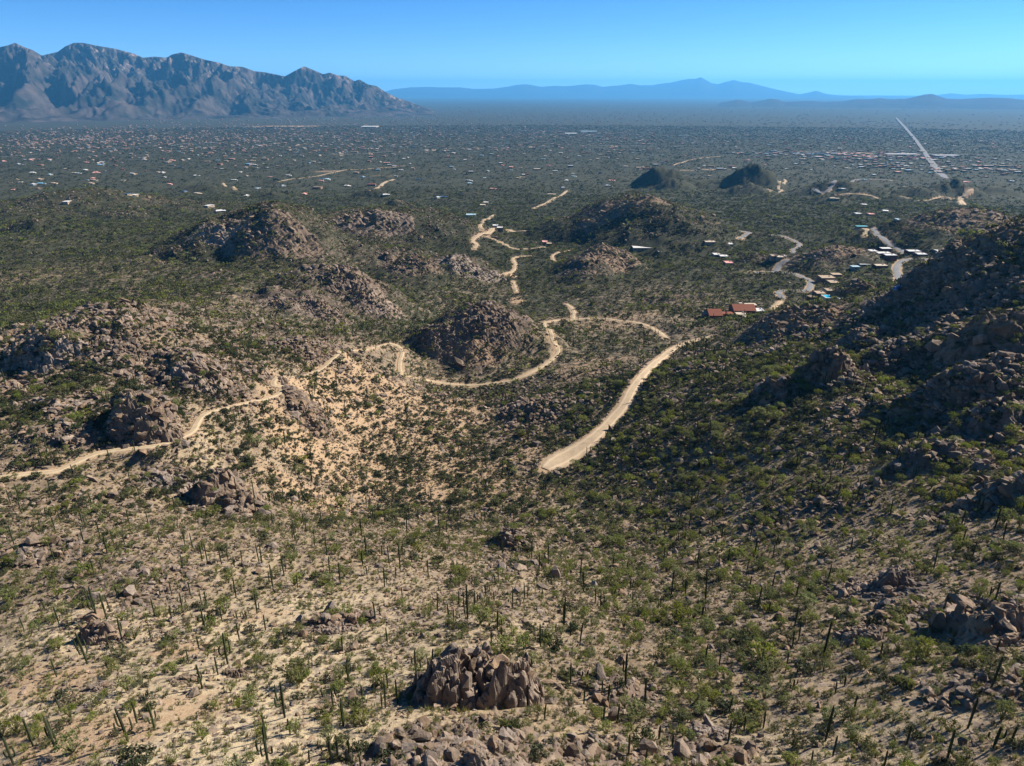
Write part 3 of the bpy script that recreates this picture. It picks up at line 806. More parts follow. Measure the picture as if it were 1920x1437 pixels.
MARKS_NEAR = [('the split rock outcrop', 905, 1275), ('the outcrop by the bottom edge', 860, 1410), ('the brown boulder pair', 190, 1190), ('the pale slab boulders', 295, 1275), ('the dark split boulder', 448, 1262), ('the low grey boulder row', 625, 1180),
              ('the small rock knob', 965, 1005), ('the end of the gravel road', 1050, 865), ('the overhanging rock wall', 265, 790), ('the tilted rock slabs', 370, 690), ('the sandy clearing', 820, 800), ('the hairpin in the track', 752, 670), ('the round knoll', 905, 640),
              ('the gravel road bend', 1185, 735), ('the black boulder pile', 1545, 700), ('the dark crest knoll', 1490, 610), ('the shaded crags', 1850, 680), ('the lower shaded crag', 1855, 795), ('the grey boulder streak', 1665, 1110), ('the dark gully rocks', 1620, 1195),
              ('the pale boulders', 1325, 1370), ('the bright bare patch', 350, 1215), ('the track end by the frame', 60, 888), ('the ridge boulders', 430, 920), ('the steep slab', 575, 765), ('the shady shrub hollow', 850, 1030), ('the green gully', 1250, 1130), ('the stony apron', 1150, 1300),
              ('the dark crag under the crest', 1790, 930), ('the lower corner of the dark slope', 1850, 1380), ('the lower corner of the bright slope', 60, 1400), ('the bright slope ledge', 540, 1010), ('the dark slope foot', 1330, 900), ('the saddle scrub', 1000, 1140), ('the dusty fan', 650, 930), ('the mid dark slope', 1550, 980)]
MARKS_FAR = [('the pointed far hill', 1420, 330), ('the straight pale road', 1730, 285), ('the bottom of the straight road', 1770, 335), ('the bare orange field', 640, 322), ('the tall brown hill', 480, 385), ('the wide dark hill', 1170, 375), ('the grey dirt lot', 295, 375), ('the blue roofed house', 882, 404),
             ('the far sandy field', 530, 238), ('the diagonal dirt strip', 715, 348), ('the foot of the mountain tip', 790, 215), ('the long white shed', 1692, 291), ('the curling paved road', 1560, 347), ('the low crest ridge', 200, 366), ('the far dirt diagonal', 1260, 312), ('the dark bump', 890, 362),
             ('the mountain foot', 330, 235), ('the plain by the frame edge', 40, 330), ('the green middle plain', 1000, 310), ('the tan road bend', 1806, 378), ('the far plain corner', 1890, 300), ('the empty dark plain', 1330, 270), ('the white roofed cluster', 640, 290), ('the pale building row', 1090, 250)]


def give_labels(items, marks, words_far=150):
    """items: [(object, description, px, py)]; each label says the look, the side of the nearest landmark and the rank from it"""
    groups = {}
    for o, desc, px, py in items:
        k = min(range(len(marks)), key=lambda q: (marks[q][1] - px) ** 2 + (1.6 * (marks[q][2] - py)) ** 2)
        dx, dy = px - marks[k][1], 1.6 * (py - marks[k][2])
        side = ('right of' if dx > 0 else 'left of') if abs(dx) > abs(dy) else ('below' if dy > 0 else 'above')
        groups.setdefault((desc, k, side), []).append((dx * dx + dy * dy, o))
    for (desc, k, side), lst in groups.items():
        lst.sort(key=lambda t: t[0])
        for r, (_, o) in enumerate(lst):
            o['label'] = f"{desc} {side} {marks[k][0]}" if r == 0 else f"{desc}, {ordinal(r)} out {side} {marks[k][0]}"


# ------------------------------------------------------------------ scattering
def scatter(name, P, rot, scl, idx, variants, label=None):
    """one object that repeats a few meshes at given points (geometry nodes), for what nobody could count"""
    me = bpy.data.meshes.new(name)
    n = len(P)
    me.vertices.add(n)
    me.vertices.foreach_set('co', np.asarray(P, np.float32).reshape(-1))
    for nm, ty, v in (('rot', 'FLOAT_VECTOR', rot), ('scl', 'FLOAT_VECTOR', scl), ('idx', 'INT', idx)):
        a = me.attributes.new(nm, ty, 'POINT')
        a.data.foreach_set('vector' if ty == 'FLOAT_VECTOR' else 'value', np.asarray(v, np.int32 if ty == 'INT' else np.float32).reshape(-1))
    o = bpy.data.objects.new(name, me)
    COL.objects.link(o)
    ng = bpy.data.node_groups.new(name, 'GeometryNodeTree')
    ng.interface.new_socket('Geometry', in_out='INPUT', socket_type='NodeSocketGeometry')
    ng.interface.new_socket('Geometry', in_out='OUTPUT', socket_type='NodeSocketGeometry')
    N, L = ng.nodes, ng.links
    gi = N.new('NodeGroupInput'); go = N.new('NodeGroupOutput')
    iop = N.new('GeometryNodeInstanceOnPoints')
    join = N.new('GeometryNodeJoinGeometry')
    for v in variants:
        src = bpy.data.objects.new(name + '_piece', v)
        oi = N.new('GeometryNodeObjectInfo'); oi.transform_space = 'ORIGINAL'
        oi.inputs['Object'].default_value = src
        oi.inputs['As Instance'].default_value = False
        g2i = N.new('GeometryNodeGeometryToInstance')
        L.new(oi.outputs['Geometry'], g2i.inputs[0]); L.new(g2i.outputs[0], join.inputs[0])
    L.new(gi.outputs[0], iop.inputs['Points']); L.new(join.outputs[0], iop.inputs['Instance'])
    iop.inputs['Pick Instance'].default_value = True

    def named(nm, ty):
        x = N.new('GeometryNodeInputNamedAttribute'); x.data_type = ty; x.inputs['Name'].default_value = nm
        return x.outputs['Attribute']
    L.new(named('idx', 'INT'), iop.inputs['Instance Index'])
    e = N.new('FunctionNodeEulerToRotation')
    L.new(named('rot', 'FLOAT_VECTOR'), e.inputs[0]); L.new(e.outputs[0], iop.inputs['Rotation'])
    L.new(named('scl', 'FLOAT_VECTOR'), iop.inputs['Scale'])
    L.new(iop.outputs[0], go.inputs[0])
    md = o.modifiers.new('scatter', 'NODES'); md.node_group = ng
    o['kind'] = 'stuff'
    if label:
        o['label'] = label
    return o


def mesh_of(name, verts, faces, mat, fmat=None, smooth_shade=False):
    me = bpy.data.meshes.new(name)
    me.from_pydata([tuple(map(float, v)) for v in verts], [], [tuple(int(i) for i in f) for f in faces])
    for q in (mat if isinstance(mat, (list, tuple)) else [mat]):
        me.materials.append(q)
    if fmat is not None:
        me.polygons.foreach_set('material_index', np.asarray(fmat, np.int32))
    if smooth_shade:
        me.shade_smooth()
    return me


def tube(V, Fc, p0, p1, r0, r1, n=5):
    p0, p1 = Vector(p0), Vector(p1)
    d = (p1 - p0).normalized()
    a = d.orthogonal().normalized(); b = d.cross(a)
    k = len(V)
    for p, r in ((p0, r0), (p1, r1)):
        for i in range(n):
            t = 2 * math.pi * i / n
            V.append(p + a * (r * math.cos(t)) + b * (r * math.sin(t)))
    for i in range(n):
        Fc.append((k + i, k + (i + 1) % n, k + n + (i + 1) % n, k + n + i))


def plant(seed, clumps, leaves, leaf, height, spread, mode, trunk=True):
    """stems and leaves of a shrub about 1 m in radius; returns (stem verts, faces), (leaf verts, faces)"""
    rg = random.Random(seed)
    SV, SF, LV, LF = [], [], [], []
    for c in range(clumps):
        a = rg.uniform(0, 2 * math.pi)
        q = math.sqrt(rg.random())
        if mode == 'dome':
            rad = spread * q
            z = height * (.25 + .75 * math.sqrt(max(0, 1 - q * q)) * rg.uniform(.55, 1.05))
        elif mode == 'vase':
            rad = spread * q * rg.uniform(.7, 1.1)
            z = height * (.35 + .6 * q * rg.uniform(.5, 1.1) + .1 * rg.random())
        else:                                               # a small tree: foliage held up on limbs
            rad = spread * q * rg.uniform(.8, 1.15)
            z = height * (.5 + .5 * math.sqrt(max(0, 1 - q * q * .8)) * rg.uniform(.6, 1.1))
        cen = Vector((rad * math.cos(a), rad * math.sin(a), z))
        if trunk and rg.random() < .55:
            mid = Vector((cen.x * .35, cen.y * .35, z * .45))
            w = .035 if mode != 'tree' else .06
            tube(SV, SF, (0, 0, -.15), mid, w, w * .7, 4); tube(SV, SF, mid, cen, w * .7, w * .25, 3)
        cr = spread * rg.uniform(.22, .42)
        for l in range(leaves):
            d = Vector((rg.gauss(0, 1), rg.gauss(0, 1), rg.gauss(0, .75)))
            d.normalize()
            p = cen + d * cr * rg.random() ** .4
            if p.z < .03:
                p.z = .03
            nrm = (d + Vector((rg.gauss(0, .6), rg.gauss(0, .6), rg.gauss(.5, .6)))).normalized()
            u = nrm.orthogonal().normalized(); u.rotate(Matrix.Rotation(rg.uniform(0, 6.28), 3, nrm)); v = nrm.cross(u)
            s = leaf * rg.uniform(.6, 1.4); k = len(LV)
            LV += [p - u * s - v * s * .45, p + u * s * .2 - v * s * .6, p + u * s, p + v * s * .6]
            LF.append((k, k + 1, k + 2, k + 3))
    return (SV, SF), (LV, LF)


M_STEM = simple_mat('woody_stem', (.12, .095, .07), (.18, .15, .11), 6)
M_PALO_STEM = simple_mat('green_bark', (.11, .12, .045), (.15, .14, .06), 6)
M_PALO = leaf_mat('palo_verde_leaf', (.125, .152, .032), (.195, .200, .050), .28, .42)
M_CREO = leaf_mat('creosote_leaf', (.078, .086, .030), (.125, .122, .046), .34, .32)
M_JOJO = leaf_mat('dark_scrub_leaf', (.038, .048, .022), (.062, .068, .032), .30, .25)
M_BURS = leaf_mat('bursage_leaf', (.120, .098, .056), (.165, .132, .078), .30, .2)
M_GRASS = leaf_mat('dry_grass_blade', (.22, .19, .075), (.16, .165, .055), .30, .3)

PLANTS = {  # clumps, leaves, leaf size, height, spread, mode, leaf material, stem material
    'palo_verde': (26, 18, .10, 2.2, 1.25, 'tree', M_PALO, M_PALO_STEM),
    'creosote': (20, 16, .10, 1.25, 1.0, 'vase', M_CREO, M_STEM),
    'jojoba': (18, 18, .11, 1.05, 1.0, 'dome', M_JOJO, M_STEM),
    'bursage': (10, 13, .10, .62, 1.0, 'dome', M_BURS, M_STEM),
}
NEAR_MESH, LOW_MESH, SPLIT_MESH = {}, {}, {}
for q, (kind, (cl, lv, ls, ht, sp, mode, lm, sm)) in enumerate(PLANTS.items()):
    NEAR_MESH[kind], LOW_MESH[kind], SPLIT_MESH[kind] = [], [], []
    for v in range(4):
        S, L = plant(100 + 10 * q + v, cl, lv, ls, ht, sp, mode)
        NEAR_MESH[kind].append(mesh_of(kind, S[0] + L[0], S[1] + [tuple(i + len(S[0]) for i in f) for f in L[1]], [sm, lm], [0] * len(S[1]) + [1] * len(L[1])))
        SPLIT_MESH[kind].append((mesh_of(kind + '_stems', S[0], S[1], sm), mesh_of(kind + '_crown', L[0], L[1], lm)))
    for v in range(3):
        S, L = plant(300 + 10 * q + v, 8, 5, .26, ht, sp, mode, trunk=False)
        LOW_MESH[kind].append(mesh_of(kind + '_low', L[0], L[1], lm))
GRASS = []
for v in range(3):
    rg = random.Random(500 + v); V, Fc = [], []
    for b in range(34):
        a = rg.uniform(0, 6.28); r = rg.random() * .3; w = .035
        p = Vector((r * math.cos(a), r * math.sin(a), 0)); t = p * rg.uniform(1.4, 2.6) + Vector((rg.gauss(0, .08), rg.gauss(0, .08), rg.uniform(.3, .75)))
        s = Vector((-math.sin(a + .6), math.cos(a + .6), 0)) * w; k = len(V)
        V += [p - s, p + s, t]; Fc.append((k, k + 1, k + 2))
    GRASS.append(mesh_of('grass_tuft', V, Fc, M_GRASS))

SLX = (sample(Z, GX + 1.5, GY) - sample(Z, GX - 1.5, GY)) / 3.0 if False else None


def scatter_points(n, r0, r1, az=41.0, power=1.0):
    """random points of a sector, even over its area when power is 1"""
    u = RNG.random(n)
    r = np.sqrt(r0 ** 2 + u * (r1 ** 2 - r0 ** 2)) if power == 1.0 else r0 * (r1 / r0) ** u
    a = np.radians(RNG.uniform(-az, az, n))
    return r * np.sin(a), r * np.cos(a)


def shade_side(x, y):
    """1 on the slope to the right of the valley, 0 on the left"""
    a = np.degrees(np.arctan2(x, y)); r = np.hypot(x, y)
    return smooth(a, -2, 14) * (1 - smooth(r, 420, 600))


HOUSE_SPOTS = []                      # filled before the plants are strewn

# ------------------------------------------------------------------ rocks
def rock_mesh(name, seed, cuts=13, sub=2, squash=(1, 1, 1), rough=.10, mat=None):
    """a faceted block: a ball cut by random planes"""
    rg = np.random.default_rng(seed)
    import bmesh
    bm = bmesh.new()
    bmesh.ops.create_icosphere(bm, subdivisions=sub, radius=1.0)
    co = np.array([v.co[:] for v in bm.verts])
    if seed % 3:
        co = co / (np.abs(co) ** 5).sum(1, keepdims=True) ** .16        # blockier
    for c in range(cuts):
        n = rg.normal(size=3); n /= np.linalg.norm(n)
        if c < 4:
            n = np.eye(3)[c % 3] * (1 if c % 2 else -1) + rg.normal(size=3) * .28; n /= np.linalg.norm(n)
        h = rg.uniform(.42, .80)
        d = co @ n - h
        co -= np.where(d > 0, d, 0)[:, None] * n
    co += rg.normal(size=co.shape) * rough * .38
    co *= np.array(squash)
    for v, p in zip(bm.verts, co):
        v.co = p
    me = bpy.data.meshes.new(name)
    bm.to_mesh(me); bm.free()
    me.materials.append(mat)
    return me


def rock_mat(name, c0, c1, c2, rnd=.25):
    m, nt, bs = new_mat(name)
    T = NT(nt)
    pos = T.n('ShaderNodeNewGeometry').outputs['Position']
    col = T.mix(T.mapr(T.noise(pos, .7, 5, .7), .35, .65), tuple(c0), tuple(c1))
    col = T.mix(T.math('MULTIPLY', T.mapr(T.noise(pos, .23, 3), .52, .66), .6), col, tuple(c2))
    col = T.mix(T.math('MULTIPLY', T.mapr(T.noise(pos, 2.6, 4, .7), .55, .7), .5), col, (.07, .058, .05))
    r = T.n('ShaderNodeObjectInfo').outputs['Random']
    hs = T.n('ShaderNodeHueSaturation'); T.l(col, hs.inputs['Color'])
    T.l(T.mapr(r, 0, 1, 1 - rnd, 1 + rnd), hs.inputs['Value'])
    T.l(T.mapr(T.math('FRACT', T.math('MULTIPLY', r, 6.1)), 0, 1, .7, 1.1), hs.inputs['Saturation'])
    T.l(hs.outputs[0], bs.inputs['Base Color'])
    bs.inputs['Roughness'].default_value = .95
    bs.inputs['Specular IOR Level'].default_value = .15
    b = T.n('ShaderNodeBump'); b.inputs['Strength'].default_value = .9; b.inputs['Distance'].default_value = .22
    T.l(T.noise(pos, 1.8, 5, .75), b.inputs['Height']); T.l(b.outputs[0], bs.inputs['Normal'])
    return m


M_ROCK = rock_mat('weathered_granite', (.125, .088, .060), (.220, .153, .102), (.295, .205, .132))
ROCKM = [rock_mesh('rock', 600 + i, cuts=11 + i % 5, sub=2, squash=((1, .8, .75), (1.25, .75, .6), (1, .85, .9), (1.5, .7, .5), (.8, .75, 1.2))[i % 5], mat=M_ROCK) for i in range(10)]
STONEM = [rock_mesh('stone', 650 + i, cuts=9, sub=1, squash=((1, .8, .6), (1.2, .8, .5), (1, .9, .75))[i % 3], mat=M_ROCK) for i in range(8)]


def rock_piece(parent, p, scale, rot, name='rock', k=None):
    o = bpy.data.objects.new(name, ROCKM[random.randrange(len(ROCKM)) if k is None else k])
    COL.objects.link(o)
    o.location = p; o.scale = scale; o.rotation_euler = rot
    if parent is not None:
        o.parent = parent
    return o


def empty(name, loc):
    o = bpy.data.objects.new(name, None)
    o.location = loc
    o.empty_display_size = .5
    COL.objects.link(o)
    return o


CLEAR = []                            # discs kept free of plants: x, y, radius


def pile(px, py, n, rx, ry, h, size, label, seed, tilt=(0, 0, 0), group='rock outcrops on the slopes', steep=.6, front=None):
    """an outcrop: blocks heaped over an elliptical foot, taller towards the middle"""
    rg = random.Random(seed)
    c = hit(px, py)
    root = empty('rock_outcrop', c)
    root['label'] = label; root['category'] = 'rock outcrop'; root['group'] = group
    turn = rg.uniform(-.5, .9)
    n, size = int(n * 1.5), size * .78
    far_out = c[1] > 330
    if far_out:
        n, size, h = int(n * 1.7), size * .8, h * .6
    bedrock(root, c, rx * (1.4 if far_out else 1.15), ry * (1.4 if far_out else 1.15), h, size, turn, seed, front=.6 if far_out else .35)
    for i in range(n):
        a = rg.uniform(0, 2 * math.pi); q = math.sqrt(rg.random()) * 1.08
        x, y = rx * q * math.cos(a), ry * q * math.sin(a)
        env = h * max(0, 1 - q ** 2) ** steep
        lz = rg.uniform(.2, .95) ** .7 * env
        s = size * rg.choice((.4, .5, .65, .8, 1.0, 1.25)) * (1.1 - .35 * q)
        gz = float(ground(c[0] + x, c[1] + y)) - c[2]
        o = rock_piece(root, (x, y, gz + lz - .15 * s), (s * rg.uniform(.9, 1.6), s * rg.uniform(.7, 1.1), s * rg.uniform(.8, 1.4)),
                       (tilt[0] + rg.gauss(0, .2), tilt[1] + rg.gauss(.1, .2), turn + rg.gauss(0, .35)))
    CLEAR.append((c[0], c[1], max(rx, ry) * .9))
    return root


BEDS = []


def bedrock(root, c, rx, ry, h, size, turn, seed, cells=46, front=.35, cliff=.8):
    """the jointed mass of an outcrop as one part: a heightfield broken along two joint directions"""
    gx, gy = np.meshgrid(np.linspace(-1.15, 1.15, cells), np.linspace(-1.15, 1.15, int(cells * max(.6, min(1, ry / rx * 1.3)))))
    x, y = gx * rx, gy * ry
    q = np.hypot(gx, gy) * (1 + .35 * fbm(x / rx * 1.8 + seed, y / rx * 1.8, 3, 1000 + seed)) + .10 * fbm(x / size * .8, y / size * .8, 2, 1100)
    e = np.clip((1 - q) / front, 0, 1) ** cliff * (.55 + .45 * np.clip(1 - q * .8, 0, 1))
    ct, st = math.cos(turn), math.sin(turn)
    u, v = x * ct + y * st, -x * st + y * ct
    wob = .25 * gnoise(x / size * .6, y / size * .6, 1200 + seed)
    f1, r1 = worley(u / (size * 2.6) + wob, v / (size * 1.5), 1300 + seed)
    f2, r2 = worley(u / (size * 1.1) + wob, v / (size * .75), 1400 + seed)
    m = e * (h * (.62 + .55 * (r1 - .35) + .26 * (r2 - .5))) - np.where(e > .05, .30 * h * (1 - smooth(f1, .0, .16)) * .8 + .14 * h * (1 - smooth(f2, .0, .15)), 0)
    m = m + .10 * size * gnoise(x / size * 2.5, y / size * 2.5, 1500)
    gz = ground(c[0] + x, c[1] + y) - c[2]
    zz = gz + np.where(e > .01, np.maximum(m, -.2), -.5)
    BEDS.append((c[0], c[1], rx * 1.15, ry * 1.15, zz + c[2]))
    o = grid_object('bedrock', x, y, zz, M_ROCK, smooth_shade=False)
    o.parent = root
    return o


# the split outcrop near the camera, laid out block by block
def split_outcrop():
    c = hit(900, 1330)
    root = empty('rock_outcrop', c)
    root['label'] = 'big split pinkish rock outcrop with dark clefts, nearest to the camera'
    root['category'] = 'rock outcrop'; root['group'] = 'rock outcrops on the slopes'
    rg = random.Random(77)
    cb = at(898, 1268, c[1] + 3.4)
    b = bedrock(root, (cb[0], cb[1], c[2]), 10.5, 5.2, 7.0, 1.35, .75, 78, cells=130, front=.30, cliff=.55)
    b.location = (cb[0] - c[0], cb[1] - c[1], 0)

    def put(px, py, D, s, rot=(0, 0, 0), k=None):
        """a block seen at a pixel, D metres farther than the outcrop's foot"""
        x, y, z = at(px, py, c[1] + D)
        rock_piece(root, (x - c[0], y - c[1], z - c[2]), s, rot, k=k)
    big = [  # pixel, depth, size, turn
        (868, 1292, .6, (1.9, 1.7, 3.4), (.05, .12, .3), 2), (925, 1262, 3.2, (1.9, 1.9, 3.7), (.1, -.08, .1), 4), (905, 1248, 4.5, (2.3, 1.8, 2.8), (.15, .1, .7), 0), (836, 1288, 2.6, (2.3, 1.7, 1.9), (.1, .25, .2), 1),
        (858, 1240, 5.2, (2.5, 2.0, 2.1), (.1, .1, -.2), 5), (845, 1222, 6.6, (1.8, 1.5, 1.5), (0, .2, .4), 7), (872, 1228, 6.8, (2.0, 1.6, 2.2), (.2, .15, .3), 3), (912, 1222, 6.6, (1.5, 1.3, 2.2), (0, .1, .9), 4), (934, 1237, 5.4, (2.2, 1.7, 2.1), (.1, -.1, .2), 6),
        (950, 1262, 3.9, (1.7, 1.5, 2.4), (.1, -.15, .4), 8), (968, 1262, 4.2, (2.2, 1.5, 1.6), (0, .35, .3), 1), (986, 1282, 3.2, (1.6, 1.4, 2.3), (0, .3, .1), 9), (958, 1302, 1.2, (1.9, 1.5, 2.2), (.05, .1, -.3), 2), (995, 1318, .7, (1.5, 1.3, 2.5), (0, .2, .2), 4), (1008, 1326, 1.0, (1.0, 1.0, 2.2), (0, .35, .5), 5),
        (975, 1322, .2, (1.6, 1.2, 1.4), (0, .2, .8), 7), (812, 1302, 2.4, (2.1, 1.6, 1.3), (.1, -.2, .3), 3), (800, 1280, 4.0, (2.2, 1.6, 1.2), (.1, -.25, .6), 1), (886, 1262, 3.8, (1.4, 1.4, 2.9), (.1, .05, .2), 9), (940, 1300, 1.6, (1.1, 1.1, 2.6), (0, -.1, .2), 4),
        (895, 1300, 4.0, (2.0, 1.2, 2.2), (.2, 0, .1), 0), (830, 1258, 5.0, (2.0, 1.6, 1.4), (0, .2, .8), 5), (818, 1245, 6.2, (1.5, 1.3, 1.2), (0, .1, .2), 7), (775, 1290, 3.6, (1.7, 1.3, .9), (0, -.3, 0), 6),
    ]
    for px, py, D, s, r, k in big:
        put(px, py, D, s, r, k)
    for i in range(74):                                      # smaller blocks over the top and in the joints
        t = rg.random()
        px = 790 + 225 * t
        top = np.interp(px, [790, 830, 850, 880, 912, 940, 975, 1000, 1015], [1285, 1236, 1214, 1226, 1208, 1228, 1252, 1278, 1310])
        py = top + rg.random() ** 1.3 * 70
        D = np.interp(py - top, [0, 35, 75], [6.2, 4.2, 1.2]) + rg.uniform(-.4, .2)
        s = rg.uniform(.35, .95)
        put(px, py, D - .8, (s * rg.uniform(.7, 1.1), s * .9, s * rg.uniform(.8, 1.7)), (rg.gauss(.1, .25), rg.gauss(.1, .3), rg.uniform(0, 6.3)))
    x, y, z = at(905, 1300, c[1] + 3)
    CLEAR.append((x, y, 7.5))


split_outcrop()
PILES = [
    (860, 1412, 46, 7.5, 4.5, .6, .55, 'low rubble outcrop of pinkish blocks at the bottom edge'), (905, 1432, 30, 6.5, 3, .5, .5, 'flat broken blocks below the split outcrop, touching the frame'),
    (188, 1188, 12, 3.8, 1.8, 2.2, 1.35, 'brown boulder pair with a shadowed hollow on the bright slope'), (625, 1182, 12, 5, 2, 1.4, 1.1, 'low grey boulder row on the green gully side'), (345, 1275, 5, 2.4, 1.6, .8, 1.3, 'pale flat slab boulders above the dark split boulder'),
    (448, 1264, 5, 2, 1.4, 1.3, 1.2, 'dark split boulder on the bright lower slope'), (190, 1288, 6, 2, 1.5, 1.4, 1.1, 'dark pointed boulder cluster on the bright lower slope'),
    (965, 1008, 22, 6, 5, 4.0, 1.6, 'small pointed rock knob in the middle of the slope'), (965, 1052, 14, 6, 3, 1.2, 1.2, 'scattered reddish blocks below the small rock knob'),
    (1665, 1112, 20, 7, 4, 1.4, 1.2, 'grey boulder streak on the shaded slope'), (1640, 1095, 14, 5, 3, 1.6, 1.1, 'dark angular boulders at the top of the grey streak'), (1612, 1195, 16, 4, 3, 2.2, 1.2, 'black gully rocks on the shaded lower slope'), (1330, 1372, 8, 3, 2, 1.0, 1.2, 'pale rounded boulders on the sunny lower ground'),
    (1850, 905, 26, 12, 5, 3.0, 1.9, 'long dark ledge of blocks on the shaded slope'), (1880, 1190, 16, 6, 4, 2.2, 1.3, 'dark broken crag by the frame on the shaded lower slope'),
    (1545, 695, 26, 9, 7, 8, 3.0, 'black boulder pile standing out of the shaded slope'), (1470, 735, 20, 9, 6, 5, 2.4, 'dark jagged rocks below the black boulder pile'), (1490, 600, 30, 20, 12, 9, 3.6, 'dark jagged knoll on the low end of the crest'), (1440, 650, 20, 12, 8, 5, 2.8, 'shadowed rocks on the flank of the crest knoll'),
    (1855, 650, 34, 18, 14, 8, 3.8, 'tall shaded crags below the crest'), (1800, 545, 26, 16, 9, 6, 3.4, 'shaded cliff band under the crest'), (1850, 785, 24, 11, 7, 6, 2.6, 'lower shaded crag with a brown face'), (1790, 470, 24, 14, 9, 5, 3.0, 'crest rocks above the paved bend'), (1870, 438, 20, 14, 8, 4, 2.8, 'highest crest rocks of the dark hill'),
    (262, 772, 30, 12, 4.5, 6.5, 2.4, 'overhanging rock wall with a black shadowed face above the track'), (372, 700, 34, 12, 8, 5, 2.6, 'tilted pinkish rock slabs on the hillside'), (90, 672, 28, 11, 7, 7, 2.7, 'big shadowed boulder mass on the left hill'), (245, 578, 26, 11, 6, 6, 2.4, 'ragged crest rocks on top of the left hill'), (190, 612, 24, 12, 6, 3.5, 2.2, 'dark ledges below the crest of the left hill'),
    (120, 608, 18, 10, 5, 3, 2.0, 'rough rim rocks along the left hill top'), (320, 690, 20, 10, 6, 3, 1.8, 'brown blocks uphill of the tilted slabs'), (430, 925, 26, 12, 6, 2.6, 1.8, 'broken ridge boulders below the track'), (330, 905, 20, 10, 5, 2.0, 1.6, 'rubble of boulders on the bright ridge'), (585, 790, 24, 8, 5, 2.8, 1.7, 'steep slabs dropping to the sandy valley'),
    (660, 520, 40, 24, 16, 11, 4.4, 'large craggy knob on the middle hill'), (700, 560, 26, 20, 10, 5, 3.2, 'rock ribs under the craggy knob'), (612, 585, 26, 14, 8, 6, 3.0, 'black fronted rock beside the craggy knob'), (535, 570, 22, 18, 8, 4, 2.8, 'brown rock bands left of the craggy knob'), (600, 636, 18, 9, 6, 3.0, 2.0, 'sloping slabs by the track bend'),
    (905, 600, 40, 20, 14, 8, 3.4, 'rocky head of the round knoll'), (835, 632, 22, 12, 8, 5, 2.6, 'left shoulder rocks of the round knoll'), (890, 655, 26, 18, 9, 3.5, 2.4, 'dark blocks down the face of the round knoll'), (1055, 770, 16, 9, 5, 2.2, 1.7, 'rubble mound right of the sandy clearing'), (1130, 478, 34, 30, 18, 9, 4.8, 'dark craggy hill behind the sandy pads'), (1605, 545, 30, 18, 10, 8, 3.2, 'stony knob beside the white solar roofs'),
    (505, 440, 34, 40, 18, 7, 5.0, 'dark rock patch on the face of the tall brown hill'), (415, 430, 26, 26, 14, 7, 5.0, 'shadowed shoulder rocks of the tall brown hill'), (680, 415, 34, 46, 20, 8, 6.0, 'black rocks along the ridge behind the tall brown hill'), (770, 492, 24, 24, 14, 6, 4.4, 'rock rib falling toward the valley floor'), (885, 505, 24, 26, 12, 5, 4.2, 'dark slab bank above the valley drive'), (1815, 408, 28, 60, 26, 8, 6.0, 'dark rocks on top of the low hill behind the crest'), (1548, 472, 24, 30, 14, 6, 4.6, 'dark rocks on the low hill by the paved bends'),
    (1165, 385, 30, 50, 25, 7, 6.0, 'dark summit rocks of the wide hill'),
]
for k, (px, py, n, rx, ry, h, size, label) in enumerate(PILES):
    pile(px, py, n, rx, ry, h, size, label, 800 + k, tilt=(.1, .3, .3))
print('piles done')

# ------------------------------------------------------------------ houses
M_WALL = {k: simple_mat(k + '_stucco', c, tuple(x * .85 for x in c), 1.2, bump=.03) for k, c in
          dict(brown=(.20, .125, .085), rust=(.17, .062, .038), tan=(.36, .27, .185), white=(.62, .60, .56), grey=(.30, .30, .29), maroon=(.13, .060, .055), cream=(.50, .42, .31), pink=(.42, .24, .19)).items()}
M_ROOF = {k: simple_mat(k + '_roof', c, tuple(x * .88 for x in c), .8, rough=.8) for k, c in
          dict(white=(.55, .53, .50), cream=(.46, .38, .28), tan=(.36, .27, .18), rust=(.20, .065, .035), grey=(.36, .36, .36), blue=(.16, .33, .46), pale_blue=(.30, .42, .47), teal=(.08, .30, .33), pink=(.62, .30, .25), navy=(.04, .09, .17), brown=(.20, .14, .10)).items()}
M_GLASS = simple_mat('dark_window_glass', (.02, .025, .03), (.03, .035, .04), 1, rough=.12, spec=.5)
M_FRAME = simple_mat('window_frame_paint', (.30, .26, .21), None, 2)
M_DOOR = simple_mat('door_paint', (.12, .07, .04), (.16, .09, .05), 3)


def box(V, Fc, c, s, R=None, bottom=False):
    k = len(V)
    for z in (-.5, .5):
        for x, y in ((-.5, -.5), (.5, -.5), (.5, .5), (-.5, .5)):
            p = Vector((x * s[0], y * s[1], z * s[2]))
            V.append(Vector(c) + (R @ p if R is not None else p))
    Fc += [(k + 4, k + 5, k + 6, k + 7), (k, k + 1, k + 5, k + 4), (k + 1, k + 2, k + 6, k + 5), (k + 2, k + 3, k + 7, k + 6), (k + 3, k, k + 4, k + 7), (k + 3, k + 2, k + 1, k)]


